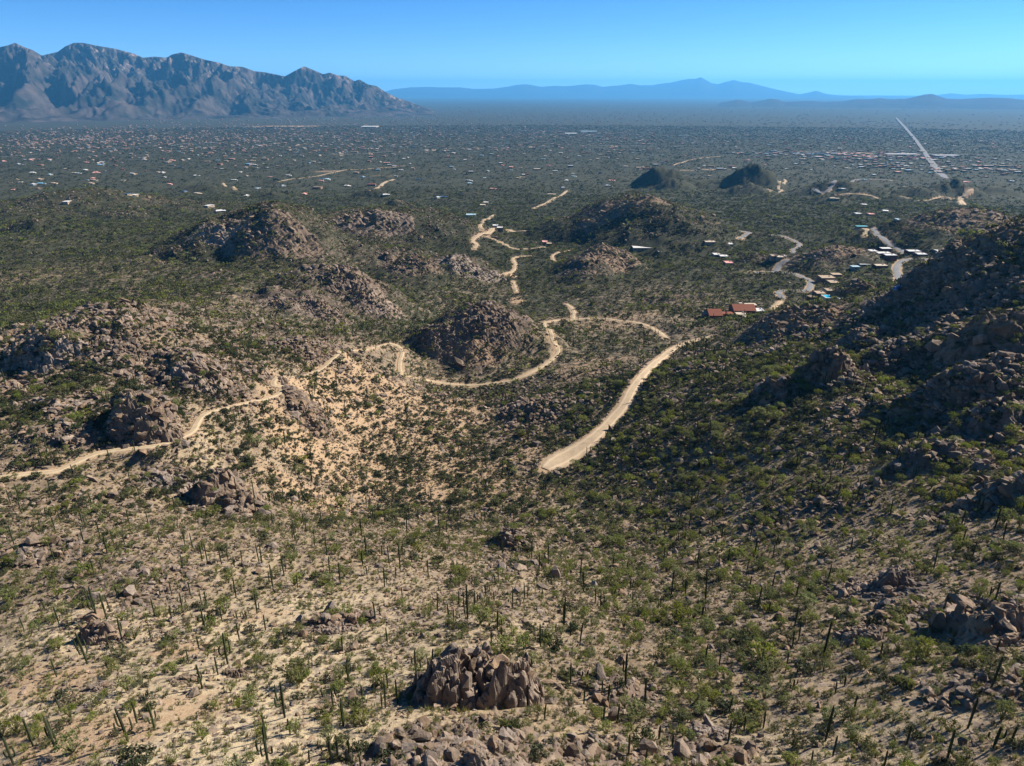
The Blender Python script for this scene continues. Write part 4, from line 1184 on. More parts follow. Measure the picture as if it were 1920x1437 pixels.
def house(px, py, blocks, label, group='desert houses in view', cat='house', name='house', sink=2.5):
    """a low desert house: blocks are (left px, right px, base py, depth m, height m, wall, roof, form), all standing on one level"""
    c = hit(px, py, 0, 450 if px > 1500 and py < 575 else 0)
    z0 = c[2] - .9
    root = empty(name, c)
    root['label'] = label; root['category'] = cat; root['group'] = group
    for (x0, x1, yb, dep, h, wall, roof, *form) in blocks:
        a = np.array(at_depth(x0, yb, ZC - z0)); b = np.array(at_depth(x1, yb, ZC - z0))
        u = b - a; w = float(np.linalg.norm(u[:2])); ang = math.atan2(u[1], u[0])
        R = Matrix.Rotation(ang, 3, 'Z')
        back = R @ Vector((0, 1, 0))
        m = Vector((a + b) / 2) + back * (dep / 2) - Vector(c)
        m.z = z0 - c[2]
        HOUSE_SPOTS.append((m.x + c[0], m.y + c[1], max(w, dep) * .62))
        V, Fc = [], []
        box(V, Fc, (0, 0, (h - sink) / 2), (w, dep, h + sink))
        wo = link_mesh('wall', [R @ v + m for v in V], Fc, M_WALL[wall], root)
        V, Fc = [], []
        if form and form[0] == 'gable':
            rise, o = dep * .22, .5
            V = [Vector(v) for v in ((-w / 2 - o, -dep / 2 - o, h), (w / 2 + o, -dep / 2 - o, h), (w / 2 + o, dep / 2 + o, h), (-w / 2 - o, dep / 2 + o, h), (-w / 2 - o, 0, h + rise), (w / 2 + o, 0, h + rise))]
            V = [v + Vector((0, 0, .02)) for v in V]
            Fc = [(0, 1, 5, 4), (2, 3, 4, 5), (0, 4, 3), (1, 2, 5), (3, 2, 1, 0)]
        else:
            box(V, Fc, (0, 0, h + .14), (w + .5, dep + .5, .28))
        ro = link_mesh('roof', [R @ v + m for v in V], Fc, M_ROOF[roof], root)
        if not form and w > 5:                                # a parapet on three sides and a roof unit
            V, Fc = [], []
            box(V, Fc, (0, dep / 2 + .12, h + .5), (w + .5, .24, .44)); box(V, Fc, (-w / 2 - .12, 0, h + .5), (.24, dep, .44)); box(V, Fc, (w / 2 + .12, 0, h + .5), (.24, dep, .44))
            link_mesh('parapet', [R @ v + m for v in V], Fc, M_WALL[wall], root)
            V, Fc = [], []
            box(V, Fc, (w * .22, dep * .1, h + .7), (1.2, 1.0, .8))
            link_mesh('cooling_unit', [R @ v + m for v in V], Fc, M_ROOF['grey'], root)
        nwin = max(1, int(w / 4.5))
        for i in range(nwin):
            cx = (i + .5) / nwin * w - w / 2
            V, Fc = [], []
            if i == nwin // 2 and nwin > 2:
                box(V, Fc, (cx, -dep / 2 - .03, 1.05), (1.1, .1, 2.1))
                link_mesh('door', [R @ v + m for v in V], Fc, M_DOOR, root)
            else:
                box(V, Fc, (cx, -dep / 2 - .03, h * .5), (min(2.2, w / nwin * .55), .1, 1.3))
                wi = link_mesh('window', [R @ v + m for v in V], Fc, M_FRAME, root)
                V, Fc = [], []
                box(V, Fc, (cx, -dep / 2 - .09, h * .5), (min(2.2, w / nwin * .55) - .24, .04, 1.06))
                link_mesh('pane', [R @ v + m for v in V], Fc, M_GLASS, wi)
    return root


house(1380, 594, [(1320, 1338, 596, 8, 3, 'brown', 'cream'), (1330, 1354, 600, 15, 3.4, 'rust', 'rust', 'gable'), (1351, 1375, 596, 6, 2.8, 'rust', 'rust', 'flat'), (1376, 1416, 592, 15, 4, 'rust', 'rust', 'gable'),
                  (1380, 1401, 597, 7, 2.8, 'brown', 'cream'), (1391, 1406, 603, 7, 2.6, 'brown', 'cream', 'flat'), (1412, 1435, 592, 9, 3.4, 'brown', 'white'), (1398, 1418, 583, 6, 4.4, 'brown', 'cream', 'flat'), (1385, 1390, 583, 2, 6, 'cream', 'cream', 'flat')],
      'rambling rust red roofed house with cream flat roofs below the crest knoll')
house(1556, 532, [(1539, 1567, 529, 11, 3.5, 'brown', 'tan'), (1555, 1574, 538, 10, 3.5, 'brown', 'tan'), (1561, 1578, 522, 7, 3.2, 'brown', 'tan', 'flat')], 'brown adobe house with tan flat roofs by the paved bend')
house(1546, 558, [(1530, 1549, 558, 9, 3.2, 'brown', 'tan'), (1549, 1563, 553, 8, 3.4, 'tan', 'tan'), (1518, 1532, 561, 6, 1.4, 'brown', 'brown', 'flat')], 'brown house with a turquoise pool on its terrace')
house(1605, 568, [(1575, 1602, 569, 5, 1.8, 'grey', 'grey'), (1601, 1620, 568, 5, 1.8, 'grey', 'pale_blue', 'flat'), (1619, 1638, 567, 4, 1.8, 'grey', 'grey', 'flat')], 'long low white roofed house behind a row of saguaros')
house(1632, 502, [(1598, 1612, 506, 6, 2.6, 'grey', 'pale_blue', 'flat'), (1611, 1640, 502, 9, 3, 'grey', 'white'), (1641, 1665, 505, 8, 3.2, 'rust', 'cream')], 'stepped pale roofed house with a rust wing near the paved bend')
house(1656, 481, [(1628, 1646, 477, 9, 3, 'maroon', 'white'), (1645, 1672, 482, 9, 3.4, 'maroon', 'white'), (1659, 1682, 486, 8, 3.6, 'maroon', 'white'), (1653, 1671, 474, 7, 4, 'maroon', 'white', 'flat')], 'dark maroon walled house with white roofs left of the descending road')
house(1720, 480, [(1702, 1727, 479, 9, 4, 'maroon', 'white'), (1719, 1739, 484, 9, 3.6, 'maroon', 'white')], 'dark maroon walled house with white roofs right of the descending road')
house(1764, 476, [(1756, 1773, 477, 10, 3, 'tan', 'white')], 'pale house with a white roof beside the crest')
house(1216, 470, [(1187, 1223, 470, 12, 3, 'tan', 'white'), (1219, 1246, 469, 9, 3, 'tan', 'white')], 'wide white roofed house above the dark craggy hill')
house(1241, 477, [(1234, 1249, 477, 10, 3, 'tan', 'white')], 'small white roofed house under the wide white roofs')
house(1325, 457, [(1308, 1326, 456, 12, 3, 'tan', 'white'), (1322, 1342, 459, 9, 3, 'tan', 'cream')], 'long pale roofed house on the scrub hillside')
house(1369, 463, [(1363, 1375, 463, 11, 3, 'tan', 'white')], 'single small white roof near the curving paved road')
house(1352, 485, [(1338, 1352, 483, 10, 3, 'tan', 'white'), (1350, 1366, 486, 9, 3, 'tan', 'white')], 'two winged white roofed house by the dark bumps')
house(1367, 499, [(1360, 1375, 499, 10, 3, 'pink', 'pink')], 'small pink roofed house among dark scrub')
house(1466, 487, [(1446, 1458, 486, 8, 3, 'tan', 'tan'), (1457, 1470, 488, 8, 3, 'tan', 'cream'), (1470, 1488, 486, 8, 3, 'brown', 'white')], 'tan and white house at the head of the cul de sac')
house(932, 430, [(924, 934, 429, 9, 4, 'grey', 'white'), (932, 943, 432, 9, 3.2, 'brown', 'white')], 'grey house with white roofs at the top of the curved dirt drive')
house(1025, 461, [(1017, 1027, 459, 10, 3.4, 'pink', 'pink'), (1025, 1035, 462, 9, 3.2, 'rust', 'tan')], 'reddish tan house alone on the valley side')
house(882, 408, [(874, 892, 408, 14, 4, 'grey', 'pale_blue')], 'house with a pale blue roof on the plain edge')
house(1617, 429, [(1607, 1627, 429, 7, 2.4, 'tan', 'teal', 'flat')], 'turquoise roofed low building beside the top of the paved road')
for px, py, w, roof, nm in ((1610, 405, 12, 'white', 'white roofed house beyond the turquoise building'), (1635, 406, 12, 'pink', 'pink roofed house beyond the turquoise building'), (1688, 418, 12, 'pale_blue', 'pale roofed house on the low hill side'), (905, 388, 10, 'cream', 'cream roofed house above the blue roof'), (911, 383, 9, 'white', 'white roofed house far above the blue roof')):
    house(px, py, [(px - w / 2, px + w / 2, py, 11, 3.2, 'tan', roof)], nm)


def pool(px, py, w, d, label):
    c = hit(px, py)
    root = empty('swimming_pool', c)
    root['label'] = label; root['category'] = 'swimming pool'
    V, Fc = [], []; box(V, Fc, (0, 0, .6), (w + 2, d + 2, 3.2)); link_mesh('pool_deck', V, Fc, M_WALL['cream'], root)
    V, Fc = [], []; box(V, Fc, (0, 0, 2.16), (w, d, .2)); link_mesh('pool_water', V, Fc, simple_mat('pool_water', (.02, .42, .52), (.03, .50, .58), .5, rough=.08, spec=.5), root)
    HOUSE_SPOTS.append((c[0], c[1], w))


pool(1551, 561, 5, 8, 'turquoise swimming pool in front of the brown house')


def tank(px, py):
    """the blue tarpaulin covered trailer below the paved bend"""
    c = hit(px, py)
    root = empty('covered_trailer', c)
    root['label'] = 'small blue covered trailer parked in scrub below the paved bend'; root['category'] = 'trailer'
    rot = Matrix.Rotation(.5, 3, 'Z')
    V, Fc = [], []
    n = 9
    for x in (-2.2, 2.2):
        for i in range(n):
            t = math.pi * i / (n - 1)
            V.append(Vector((x, -1.15 * math.cos(t), .7 + 1.5 * math.sin(t) ** .6)))
    for i in range(n - 1):
        Fc.append((i, n + i, n + i + 1, i + 1))
    Fc += [tuple(range(n)), tuple(range(2 * n - 1, n - 1, -1))]
    link_mesh('cover', [rot @ v for v in V], Fc, simple_mat('blue_tarpaulin', (.03, .12, .28), (.05, .17, .36), 2, rough=.5), root)
    V, Fc = [], []; box(V, Fc, (1.3, 0, 2.26), (1.3, 1.3, .1)); link_mesh('hatch', [rot @ v for v in V], Fc, M_ROOF['white'], root)
    V, Fc = [], []; box(V, Fc, (0, 0, .6), (4.6, 2.0, .25)); link_mesh('chassis', [rot @ v for v in V], Fc, M_ROOF['grey'], root)
    for s in (-1, 1):
        V, Fc = [], []; tube(V, Fc, (0, s * 1.0, .38), (0, s * 1.2, .38), .38, .38, 12); link_mesh('wheel', [rot @ v for v in V], Fc, M_GLASS, root)
    HOUSE_SPOTS.append((c[0], c[1], 3))


tank(1682, 545)

# houses of the plain: the 300 that show largest one by one, all others in one mesh
ROOFC = ['white'] * 3 + ['cream'] * 3 + ['tan'] * 3 + ['grey'] * 3 + ['pale_blue'] * 2 + ['brown'] * 3 + ['blue', 'pink', 'navy', 'rust', 'pink']


def plain_house_mesh(seed, roof):
    rg = random.Random(seed); V, Fc, mi = [], [], []
    w, d, h = rg.uniform(8, 15), rg.uniform(8, 12), rg.uniform(2.6, 3.2)
    box(V, Fc, (0, 0, h / 2 - 1), (w, d, h + 2)); mi += [0] * 6
    if rg.random() < .5:
        k = len(V)
        V += [Vector(v) for v in ((-w / 2 - .5, -d / 2 - .5, h), (w / 2 + .5, -d / 2 - .5, h), (w / 2 + .5, d / 2 + .5, h), (-w / 2 - .5, d / 2 + .5, h), (-w / 2 + 2, 0, h + 2), (w / 2 - 2, 0, h + 2))]
        V[-6:] = [v + Vector((0, 0, .03)) for v in V[-6:]]
        Fc += [(k, k + 1, k + 5, k + 4), (k + 2, k + 3, k + 4, k + 5), (k, k + 4, k + 3), (k + 1, k + 2, k + 5), (k + 3, k + 2, k + 1, k)]; mi += [1] * 5
    else:
        box(V, Fc, (0, 0, h + .2), (w + .6, d + .6, .4)); mi += [1] * 6
    w2 = rg.uniform(5, 9)
    box(V, Fc, (w / 2 + w2 / 2 - .6, rg.uniform(-2, 2), h * .4 - 1), (w2, d * .7, h * .8 + 2)); mi += [0] * 6
    box(V, Fc, (w / 2 + w2 / 2 - .6, 0, h * .8 + .18), (w2 + .5, d * .7 + 4.5, .3)); mi += [1] * 6
    for i in range(3):
        box(V, Fc, ((i - 1) * w * .3, -d / 2 - .04, h * .5), (1.6, .12, 1.2)); mi += [2] * 6
    wall = {'white': 'tan', 'rust': 'rust', 'pink': 'pink', 'brown': 'brown', 'grey': 'grey'}.get(roof, 'tan')
    return mesh_of('house', V, Fc, [M_WALL[wall], M_ROOF[roof], M_GLASS], mi)


HM = {r: [plain_house_mesh(40 + 7 * i + k, r) for k in range(3)] for i, r in enumerate(sorted(set(ROOFC)))}
KNOWN = [(391, 388, 'white'), (411, 398, 'white'), (462, 369, 'white'), (438, 339, 'white'), (530, 350, 'grey'), (580, 307, 'blue'), (570, 365, 'pink'), (680, 333, 'blue'), (722, 367, 'white'), (346, 361, 'navy'), (369, 364, 'cream'), (456, 283, 'pink'), (662, 282, 'pink'),
         (337, 315, 'navy'), (305, 325, 'white'), (125, 381, 'white'), (240, 366, 'navy'), (252, 368, 'white'), (880, 345, 'pale_blue'), (820, 372, 'grey'), (828, 371, 'navy'), (1032, 366, 'cream'), (1062, 340, 'white'), (1040, 322, 'white'), (1280, 313, 'white'), (1310, 317, 'white'), (1320, 312, 'white'), (1360, 318, 'white'),
         (1375, 316, 'white'), (1475, 318, 'white'), (1505, 308, 'cream'), (1580, 356, 'white'), (1560, 374, 'cream'), (1620, 386, 'white'), (1660, 398, 'white'), (540, 330, 'white'), (640, 300, 'white'), (700, 300, 'cream'), (160, 320, 'white'), (60, 325, 'white'), (100, 345, 'tan'), (45, 300, 'pale_blue'), (190, 305, 'white'), (270, 300, 'white'), (230, 340, 'cream'), (170, 345, 'tan'), (600, 340, 'pink'), (650, 350, 'white'), (750, 320, 'white'), (500, 316, 'grey')]
cand = []
for px, py, r in KNOWN:
    p = hit(px, py); cand.append((p[0], p[1], r, .8))
hx, hy = scatter_points(2600, 1450, 4600, 38)
dens = .35 + .65 * smooth(fbm(hx / 900, hy / 900, 2, 500), -.1, .35)
dens *= np.where(np.degrees(np.arctan2(hx, hy)) > 4, .55, 1.0)
dens *= smooth(np.hypot(hx, hy), 1400, 2400)
for x, y, dn in zip(hx, hy, dens):
    if RNG.random() < dn * .45 and sample(HILL, x, y) < .05:
        cand.append((x, y, random.choice(ROOFC), random.uniform(.6, 1.0)))
shown = []
for x, y, r, s in cand:
    z = float(ground(x, y)); px, py, dd = project((x, y, z))
    if -10 < px < 1930:
        shown.append((dd / s, x, y, z, r, s, px, py))
shown.sort()
lab = []
rest = []
for k, (dd, x, y, z, r, s, px, py) in enumerate(shown):
    if k >= 300:
        rest.append((x, y, z, r, s)); continue
    if road_gap(x, y)[0] < 8:
        continue
    kk = random.randrange(3)
    o = bpy.data.objects.new('house', HM[r][kk])
    COL.objects.link(o)
    o.location = (x, y, z); o.rotation_euler.z = random.choice((0, math.pi / 2)) + random.gauss(0, .25); o.scale = (s, s, s)
    o['category'] = 'house'; o['group'] = 'houses scattered over the plain'
    lab.append((o, f"{'wide' if s > .92 else 'small' if s < .72 else 'low'} {r.replace('_', ' ')} roofed house", px, py))
    HOUSE_SPOTS.append((x, y, 13))
give_labels(lab, MARKS_FAR)
# subdivisions, denser: pixel of the middle, half widths along and across the line of sight (m), number
TOWN = [(200, 250, 900, 1500, 900), (80, 268, 500, 700, 350), (420, 262, 900, 900, 500), (620, 248, 1000, 1300, 700), (900, 245, 1100, 1500, 600), (1090, 252, 700, 700, 420), (1150, 232, 2200, 3000, 900), (800, 222, 1800, 2200, 900), (560, 226, 1600, 1500, 700), (1560, 290, 330, 150, 260), (1640, 296, 260, 120, 160), (1840, 318, 330, 190, 200),
        (1800, 255, 1000, 1500, 500), (1560, 238, 1400, 2000, 600), (1350, 225, 2500, 3500, 700), (1850, 235, 1300, 2000, 400), (980, 205, 5000, 6000, 900), (1300, 204, 5000, 5000, 800), (560, 280, 900, 800, 260), (960, 280, 1200, 1000, 260), (1420, 262, 1200, 1200, 260)]
V, Fc, mi = [], [], []
RK = sorted(M_ROOF)
for (px, py, hw, hd, n) in TOWN:
    c = hit(px, py)
    n = int(n * (.30 if py < 240 else .62))
    tx, ty = c[0] + RNG.normal(0, hw * .6, n), c[1] + RNG.normal(0, hd * .6, n)
    tz = ground(tx, ty)
    for x, y, z in zip(tx, ty, tz):
        rest.append((x, y, z, random.choice(ROOFC + ['pink', 'tan', 'brown', 'grey', 'brown', 'tan', 'rust', 'brown', 'rust', 'tan']), random.uniform(.8, 1.3) * (1 + .10 * np.clip(y / 5000 - 1, 0, 4))))
for (x, y, z, r, s) in rest:
    R = Matrix.Rotation(random.choice((0, math.pi / 2)) + random.gauss(0, .2), 3, 'Z')
    k = len(Fc)
    box(V, Fc, (x, y, z + 1.6 * s), (random.uniform(11, 18) * s, random.uniform(9, 13) * s, 4.4 * s), R)
    mi += [RK.index(r)] + [len(RK)] * 5
far_houses = bpy.data.objects.new('distant_houses', mesh_of('distant_houses', V, Fc, [M_ROOF[k] for k in RK] + [M_WALL['brown']], mi))
COL.objects.link(far_houses)
far_houses['kind'] = 'stuff'
far_houses['label'] = 'thousands of tiny roofs of the town on the plain'
# the long white shed by the straight road and the pale commercial row
for px0, px1, py, dep, h, roof, label in ((1664, 1722, 293, 30, 7, 'white', 'long bright white shed roof left of the straight road'), (1060, 1082, 253, 60, 8, 'white', 'large white commercial roof on the far plain'), (1090, 1120, 249, 60, 8, 'pale_blue', 'wide pale blue commercial roof on the far plain'), (1755, 1800, 295, 40, 6, 'grey', 'long grey building right of the straight road'), (676, 706, 240, 120, 9, 'white', 'long pale building at the mountain foot')):
    house((px0 + px1) / 2, py, [(px0, px1, py, dep, h, 'tan', roof, 'flat')], label, 'large sheds on the plain', 'building', 'large_shed')
print('houses', len(rest))
spot_kd = kdtree.KDTree(len(HOUSE_SPOTS))
for i, (x, y, r) in enumerate(HOUSE_SPOTS):
    spot_kd.insert((x, y, 0), i)
spot_kd.balance()
clear_a = np.array(CLEAR)


def free_of_things(x, y, margin=.4):
    """False where a road, a house or an outcrop stands"""
    ok = np.ones(len(x), bool)
    gap = sample(RGAP, x, y)
    for i in np.nonzero(gap < 8)[0]:
        if road_gap(x[i], y[i])[0] < margin:
            ok[i] = False
    for i in range(len(x)):
        _, k, d = spot_kd.find((x[i], y[i], 0))
        if d < HOUSE_SPOTS[k][2]:
            ok[i] = False
    for cx, cy, cr in CLEAR:
        if margin >= 1.0 and math.hypot(cx, cy) < 140:
            ok &= np.hypot(x - cx, y - cy) > cr
    return ok


def surface(x, y):
    """height of the ground or of the outcrop that covers it"""
    z = ground(x, y)
    for cx, cy, hx, hy, zz in BEDS:
        k = np.nonzero((np.abs(x - cx) < hx * .97) & (np.abs(y - cy) < hy * .97))[0]
        if len(k) and math.hypot(cx, cy) > 150:
            nr, nc = zz.shape
            u = (x[k] - cx + hx) / (2 * hx) * (nc - 1); v = (y[k] - cy + hy) / (2 * hy) * (nr - 1)
            iu, iv = u.astype(int), v.astype(int); fu, fv = u - iu, v - iv
            h = (zz[iv, iu] * (1 - fu) + zz[iv, iu + 1] * fu) * (1 - fv) + (zz[iv + 1, iu] * (1 - fu) + zz[iv + 1, iu + 1] * fu) * fv
            z[k] = np.maximum(z[k], h - .1)
    return z


def in_view(x, y, z, margin=40):
    c, s = math.cos(PITCH), math.sin(PITCH)
    dz = z - ZC
    zz = y * c - dz * s; yy = y * s + dz * c
    px = 960 + F * x / zz; py = 718.5 - F * yy / zz
    return px, py, (px > -margin) & (px < 1920 + margin) & (py > -margin) & (py < 1437 + margin) & (zz > 1), zz


# ------------------------------------------------------------------ stones and boulders
def strew_rocks():
    n = 460000
    x, y = scatter_points(n, 46, 420, 54)
    rk, sd, sh = sample(ROCK, x, y), sample(SAND, x, y), shade_side(x, y)
    r = np.hypot(x, y)
    cl = fbm(x / 9, y / 9, 3, 520); cl2 = fbm(x / 34, y / 34, 2, 525)
    stony = smooth(r, 420, 180) * .5 + .2
    d = np.clip(.22 + 1.0 * rk + stony * smooth(cl + .6 * cl2, -.15, .5) * (1 - .9 * sd), 0, 1)
    ok = RNG.random(n) < d * .62
    x, y, rk, r = x[ok], y[ok], rk[ok], r[ok]
    ok = free_of_things(x, y, .3); x, y, rk, r = x[ok], y[ok], rk[ok], r[ok]
    s = np.exp(RNG.normal(math.log(.30), .55, len(x))) * (1 + 1.2 * rk)
    s = np.clip(s * np.interp(r, [90, 250, 400], [1, 1.5, 2.0]), .10, 2.8)
    z = ground(x, y)
    px, py, vis, zz = in_view(x, y, z)
    rot = np.c_[RNG.normal(0, .35, len(x)), RNG.normal(0, .35, len(x)), RNG.uniform(0, 6.28, len(x))]
    order = np.argsort(-(s / zz) * (vis & (px > 0) & (px < 1920) & (py < 1437)))
    bou, rest = order[:300], order[300:]
    lab = []
    for i in bou:
        o = bpy.data.objects.new('boulder', ROCKM[int(RNG.integers(len(ROCKM)))])
        COL.objects.link(o)
        o.location = (x[i], y[i], z[i] + .12 * s[i]); o.scale = (s[i], s[i] * RNG.uniform(.8, 1.1), s[i] * RNG.uniform(.7, 1)); o.rotation_euler = rot[i]
        o['category'] = 'boulder'; o['group'] = 'boulders lying on the slopes'
        lab.append((o, f"{'large' if s[i] > 1.6 else 'mid sized' if s[i] > .95 else 'small'} angular boulder", px[i], py[i]))
    give_labels(lab, MARKS_NEAR)
    scl = s[rest, None] * np.c_[RNG.uniform(.8, 1.2, len(rest)), RNG.uniform(.7, 1.1, len(rest)), RNG.uniform(.6, 1.0, len(rest))]
    scatter('loose_stones', np.c_[x, y, z + .1 * s][rest], rot[rest], scl, RNG.integers(0, len(STONEM), len(rest)), STONEM, 'countless loose stones strewn over the slopes')
    # bigger rocks on the hills farther off
    n = 330000
    x, y = scatter_points(n, 300, 1500, 40)
    rk = sample(ROCK, x, y)
    cl = fbm(x / 22, y / 22, 3, 530)
    ok = RNG.random(n) < np.clip(rk * .55 * smooth(cl, -.35, .3) + .07 + .25 * sample(HILL, x, y) * smooth(cl, -.2, .4), 0, 1)
    x, y, rk = x[ok], y[ok], rk[ok]
    ok = free_of_things(x, y, 1.0); x, y, rk = x[ok], y[ok], rk[ok]
    s = np.exp(RNG.normal(math.log(.85), .5, len(x))) * (.8 + .8 * rk)
    rot = np.c_[RNG.normal(0, .35, len(x)), RNG.normal(.2, .35, len(x)), RNG.uniform(0, 6.28, len(x))]
    z = ground(x, y)
    scatter('distant_rocks', np.c_[x, y, z], rot, s[:, None] * np.array([1, .85, .85]), RNG.integers(0, len(STONEM), len(x)), STONEM, 'countless rocks covering the hills farther off')
    print('stones', len(rest), len(x))


strew_rocks()

# ------------------------------------------------------------------ shrubs
def strew_plants():
    n = 190000
    x, y = scatter_points(n, 46, 390, 54)
    r = np.hypot(x, y)
    rk, sd, sh = sample(ROCK, x, y), sample(SAND, x, y), shade_side(x, y)
    cl = fbm(x / 14, y / 14, 3, 540); cl2 = fbm(x / 55, y / 55, 2, 545)
    d = np.clip((.36 + (.40 * sh + .22 * smooth(r, 150, 260)) + .85 * cl + .4 * cl2) * (1 - .34 * sd) * (1 - .40 * rk), .03, 1)
    ok = RNG.random(n) < d * .52
    x, y, r, rk, sd, sh = (a[ok] for a in (x, y, r, rk, sd, sh))
    ok = free_of_things(x, y, 1.0)
    x, y, r, rk, sd, sh = (a[ok] for a in (x, y, r, rk, sd, sh))
    m = len(x)
    valley = smooth(r, 190, 270) * (1 - sh * .5)
    w = np.c_[.24 + .10 * sh - .12 * valley, .30 - .05 * valley, .10 + .60 * valley, .48 - .20 * valley]
    w = np.clip(w, .02, 1); w /= w.sum(1, keepdims=True)
    kind = (RNG.random(m)[:, None] > np.cumsum(w, 1)).sum(1).clip(0, 3)
    med = np.array([.48, .44, .64, .36])[kind]
    s = np.clip(med * np.exp(RNG.normal(0, .50, m)), .18, 1.9) * (1 + .22 * valley)
    z = surface(x, y)
    rz = RNG.uniform(0, 6.28, m)
    px, py, vis, zz = in_view(x, y, z)
    size = s * np.array([1.5, 1.1, 1.1, .8])[kind] / zz * (vis & (px > 4) & (px < 1916) & (py < 1432))
    names = list(PLANTS)
    picked = np.zeros(m, bool)
    lab = []
    for want, nm, cat in (((0,), 'palo_verde', 'tree'), ((1, 2, 3), 'desert_shrub', 'shrub')):
        sel = np.nonzero(np.isin(kind, want))[0]
        sel = sel[np.argsort(-size[sel])][:300]
        picked[sel] = True
        for i in sel:
            st, cr = SPLIT_MESH[names[kind[i]]][int(RNG.integers(4))]
            o = bpy.data.objects.new(nm, st); COL.objects.link(o)
            o.location = (x[i], y[i], z[i]); o.rotation_euler.z = rz[i]; o.scale = (s[i], s[i], s[i] * RNG.uniform(.8, 1.1))
            f = bpy.data.objects.new('crown' if nm == 'palo_verde' else 'foliage', cr); COL.objects.link(f); f.parent = o
            o['category'] = cat; o['group'] = 'palo verde trees on the slopes' if nm == 'palo_verde' else 'desert shrubs on the slopes'
            big = 'large ' if s[i] > 1.35 * med[i] else 'small ' if s[i] < .85 * med[i] else ''
            desc = big + ('bright green palo verde' if nm == 'palo_verde' else ('olive green shrub', 'dark green shrub', 'dry grey brown shrub')[kind[i] - 1])
            lab.append((o, desc, px[i], py[i]))
    give_labels(lab, MARKS_NEAR)
    for q, nm in enumerate(names):
        k = (kind == q) & ~picked
        scl = s[k, None] * np.c_[RNG.uniform(.85, 1.15, k.sum()), RNG.uniform(.85, 1.15, k.sum()), RNG.uniform(.75, 1.1, k.sum())]
        scatter(nm + '_scrub', np.c_[x, y, z][k], np.c_[np.zeros((k.sum(), 2)), rz[k]], scl, RNG.integers(0, 4, k.sum()), NEAR_MESH[nm], f"{('bright green', 'olive green', 'dark green', 'dry brown')[q]} scrub covering the near slopes")
    # grass tufts and seedlings between the shrubs
    n = 150000
    x, y = scatter_points(n, 46, 320, 54)
    ok = RNG.random(n) < np.clip((.35 + .6 * fbm(x / 8, y / 8, 3, 560)) * (1 - .6 * sample(SAND, x, y)), .03, 1) * .75
    x, y = x[ok], y[ok]
    ok = free_of_things(x, y, .2); x, y = x[ok], y[ok]
    s = RNG.uniform(.5, 1.35, len(x))
    scatter('dry_grass', np.c_[x, y, ground(x, y)], np.c_[np.zeros((len(x), 2)), RNG.uniform(0, 6.28, len(x))], s[:, None] * np.ones(3), RNG.integers(0, 3, len(x)), GRASS, 'dry yellow green grass tufts between the shrubs')
    # the middle distance
    n = 560000
    x, y = scatter_points(n, 385, 1900, 39.5)
    r = np.hypot(x, y)
    rk, sd, hl = sample(ROCK, x, y), sample(SAND, x, y), sample(HILL, x, y)
    cl = fbm(x / 26, y / 26, 3, 570); cl2 = fbm(x / 110, y / 110, 2, 575)
    d = np.clip((.56 + .6 * cl + .3 * cl2) * (1 - .7 * sd) * (1 - .25 * rk) * (1 + .25 * hl), .04, 1) * np.interp(r, [385, 800, 1250, 1900], [1.15, 1., .7, 0])
    ok = RNG.random(n) < d * .62
    x, y, r, rk, hl = (a[ok] for a in (x, y, r, rk, hl))
    ok = free_of_things(x, y, 1.2)
    x, y, r, rk, hl = (a[ok] for a in (x, y, r, rk, hl))
    m = len(x)
    w = np.c_[.10 + 0 * hl, .30 - .1 * hl, .34 - .24 * hl, .26 + .40 * hl]
    w /= w.sum(1, keepdims=True)
    kind = (RNG.random(m)[:, None] > np.cumsum(w, 1)).sum(1).clip(0, 3)
    s = np.array([1.25, 1.2, 1.4, 1.1])[kind] * np.exp(RNG.normal(0, .3, m)) * np.interp(r, [385, 1650], [1, 1.35])
    P = np.c_[x, y, surface(x, y)]
    for q, nm in enumerate(names):
        k = kind == q
        scatter(f'{nm}_distant_scrub', P[k], np.c_[np.zeros((k.sum(), 2)), RNG.uniform(0, 6.28, k.sum())], s[k, None] * np.array([1, 1, .9]), RNG.integers(0, 3, k.sum()), LOW_MESH[nm], f"{('bright green', 'olive green', 'dark green', 'dry brown')[q]} scrub over the farther valley and hills")
    # trees of the plain
    n = 260000
    x, y = scatter_points(n, 1000, 6500, 39)
    r = np.hypot(x, y)
    d = np.clip(.55 + .6 * fbm(x / 160, y / 160, 3, 580), .06, 1) * (1 - .9 * sample(SAND, x, y)) * np.interp(r, [1000, 1900, 6500], [.15, .8, .5])
    ok = RNG.random(n) < d * .75
    x, y, r = x[ok], y[ok], r[ok]
    gap = sample(RGAP, x, y); ok = gap > 2; x, y, r = x[ok], y[ok], r[ok]
    s = np.exp(RNG.normal(math.log(2.1), .35, len(x))) * np.interp(r, [1500, 6500], [1, 1.7])
    scatter('plain_trees', np.c_[x, y, ground(x, y)], np.c_[np.zeros((len(x), 2)), RNG.uniform(0, 6.28, len(x))], s[:, None] * np.ones(3), RNG.integers(0, 6, len(x)), LOW_MESH['jojoba'] + LOW_MESH['creosote'], 'countless small dark trees dotting the far plain')
    print('plants', len(px), m, len(x))


strew_plants()

# ------------------------------------------------------------------ saguaros
M_SAG = leaf_mat('saguaro_skin', (.040, .048, .020), (.058, .066, .028), .22, .0)
M_SAGTIP = None


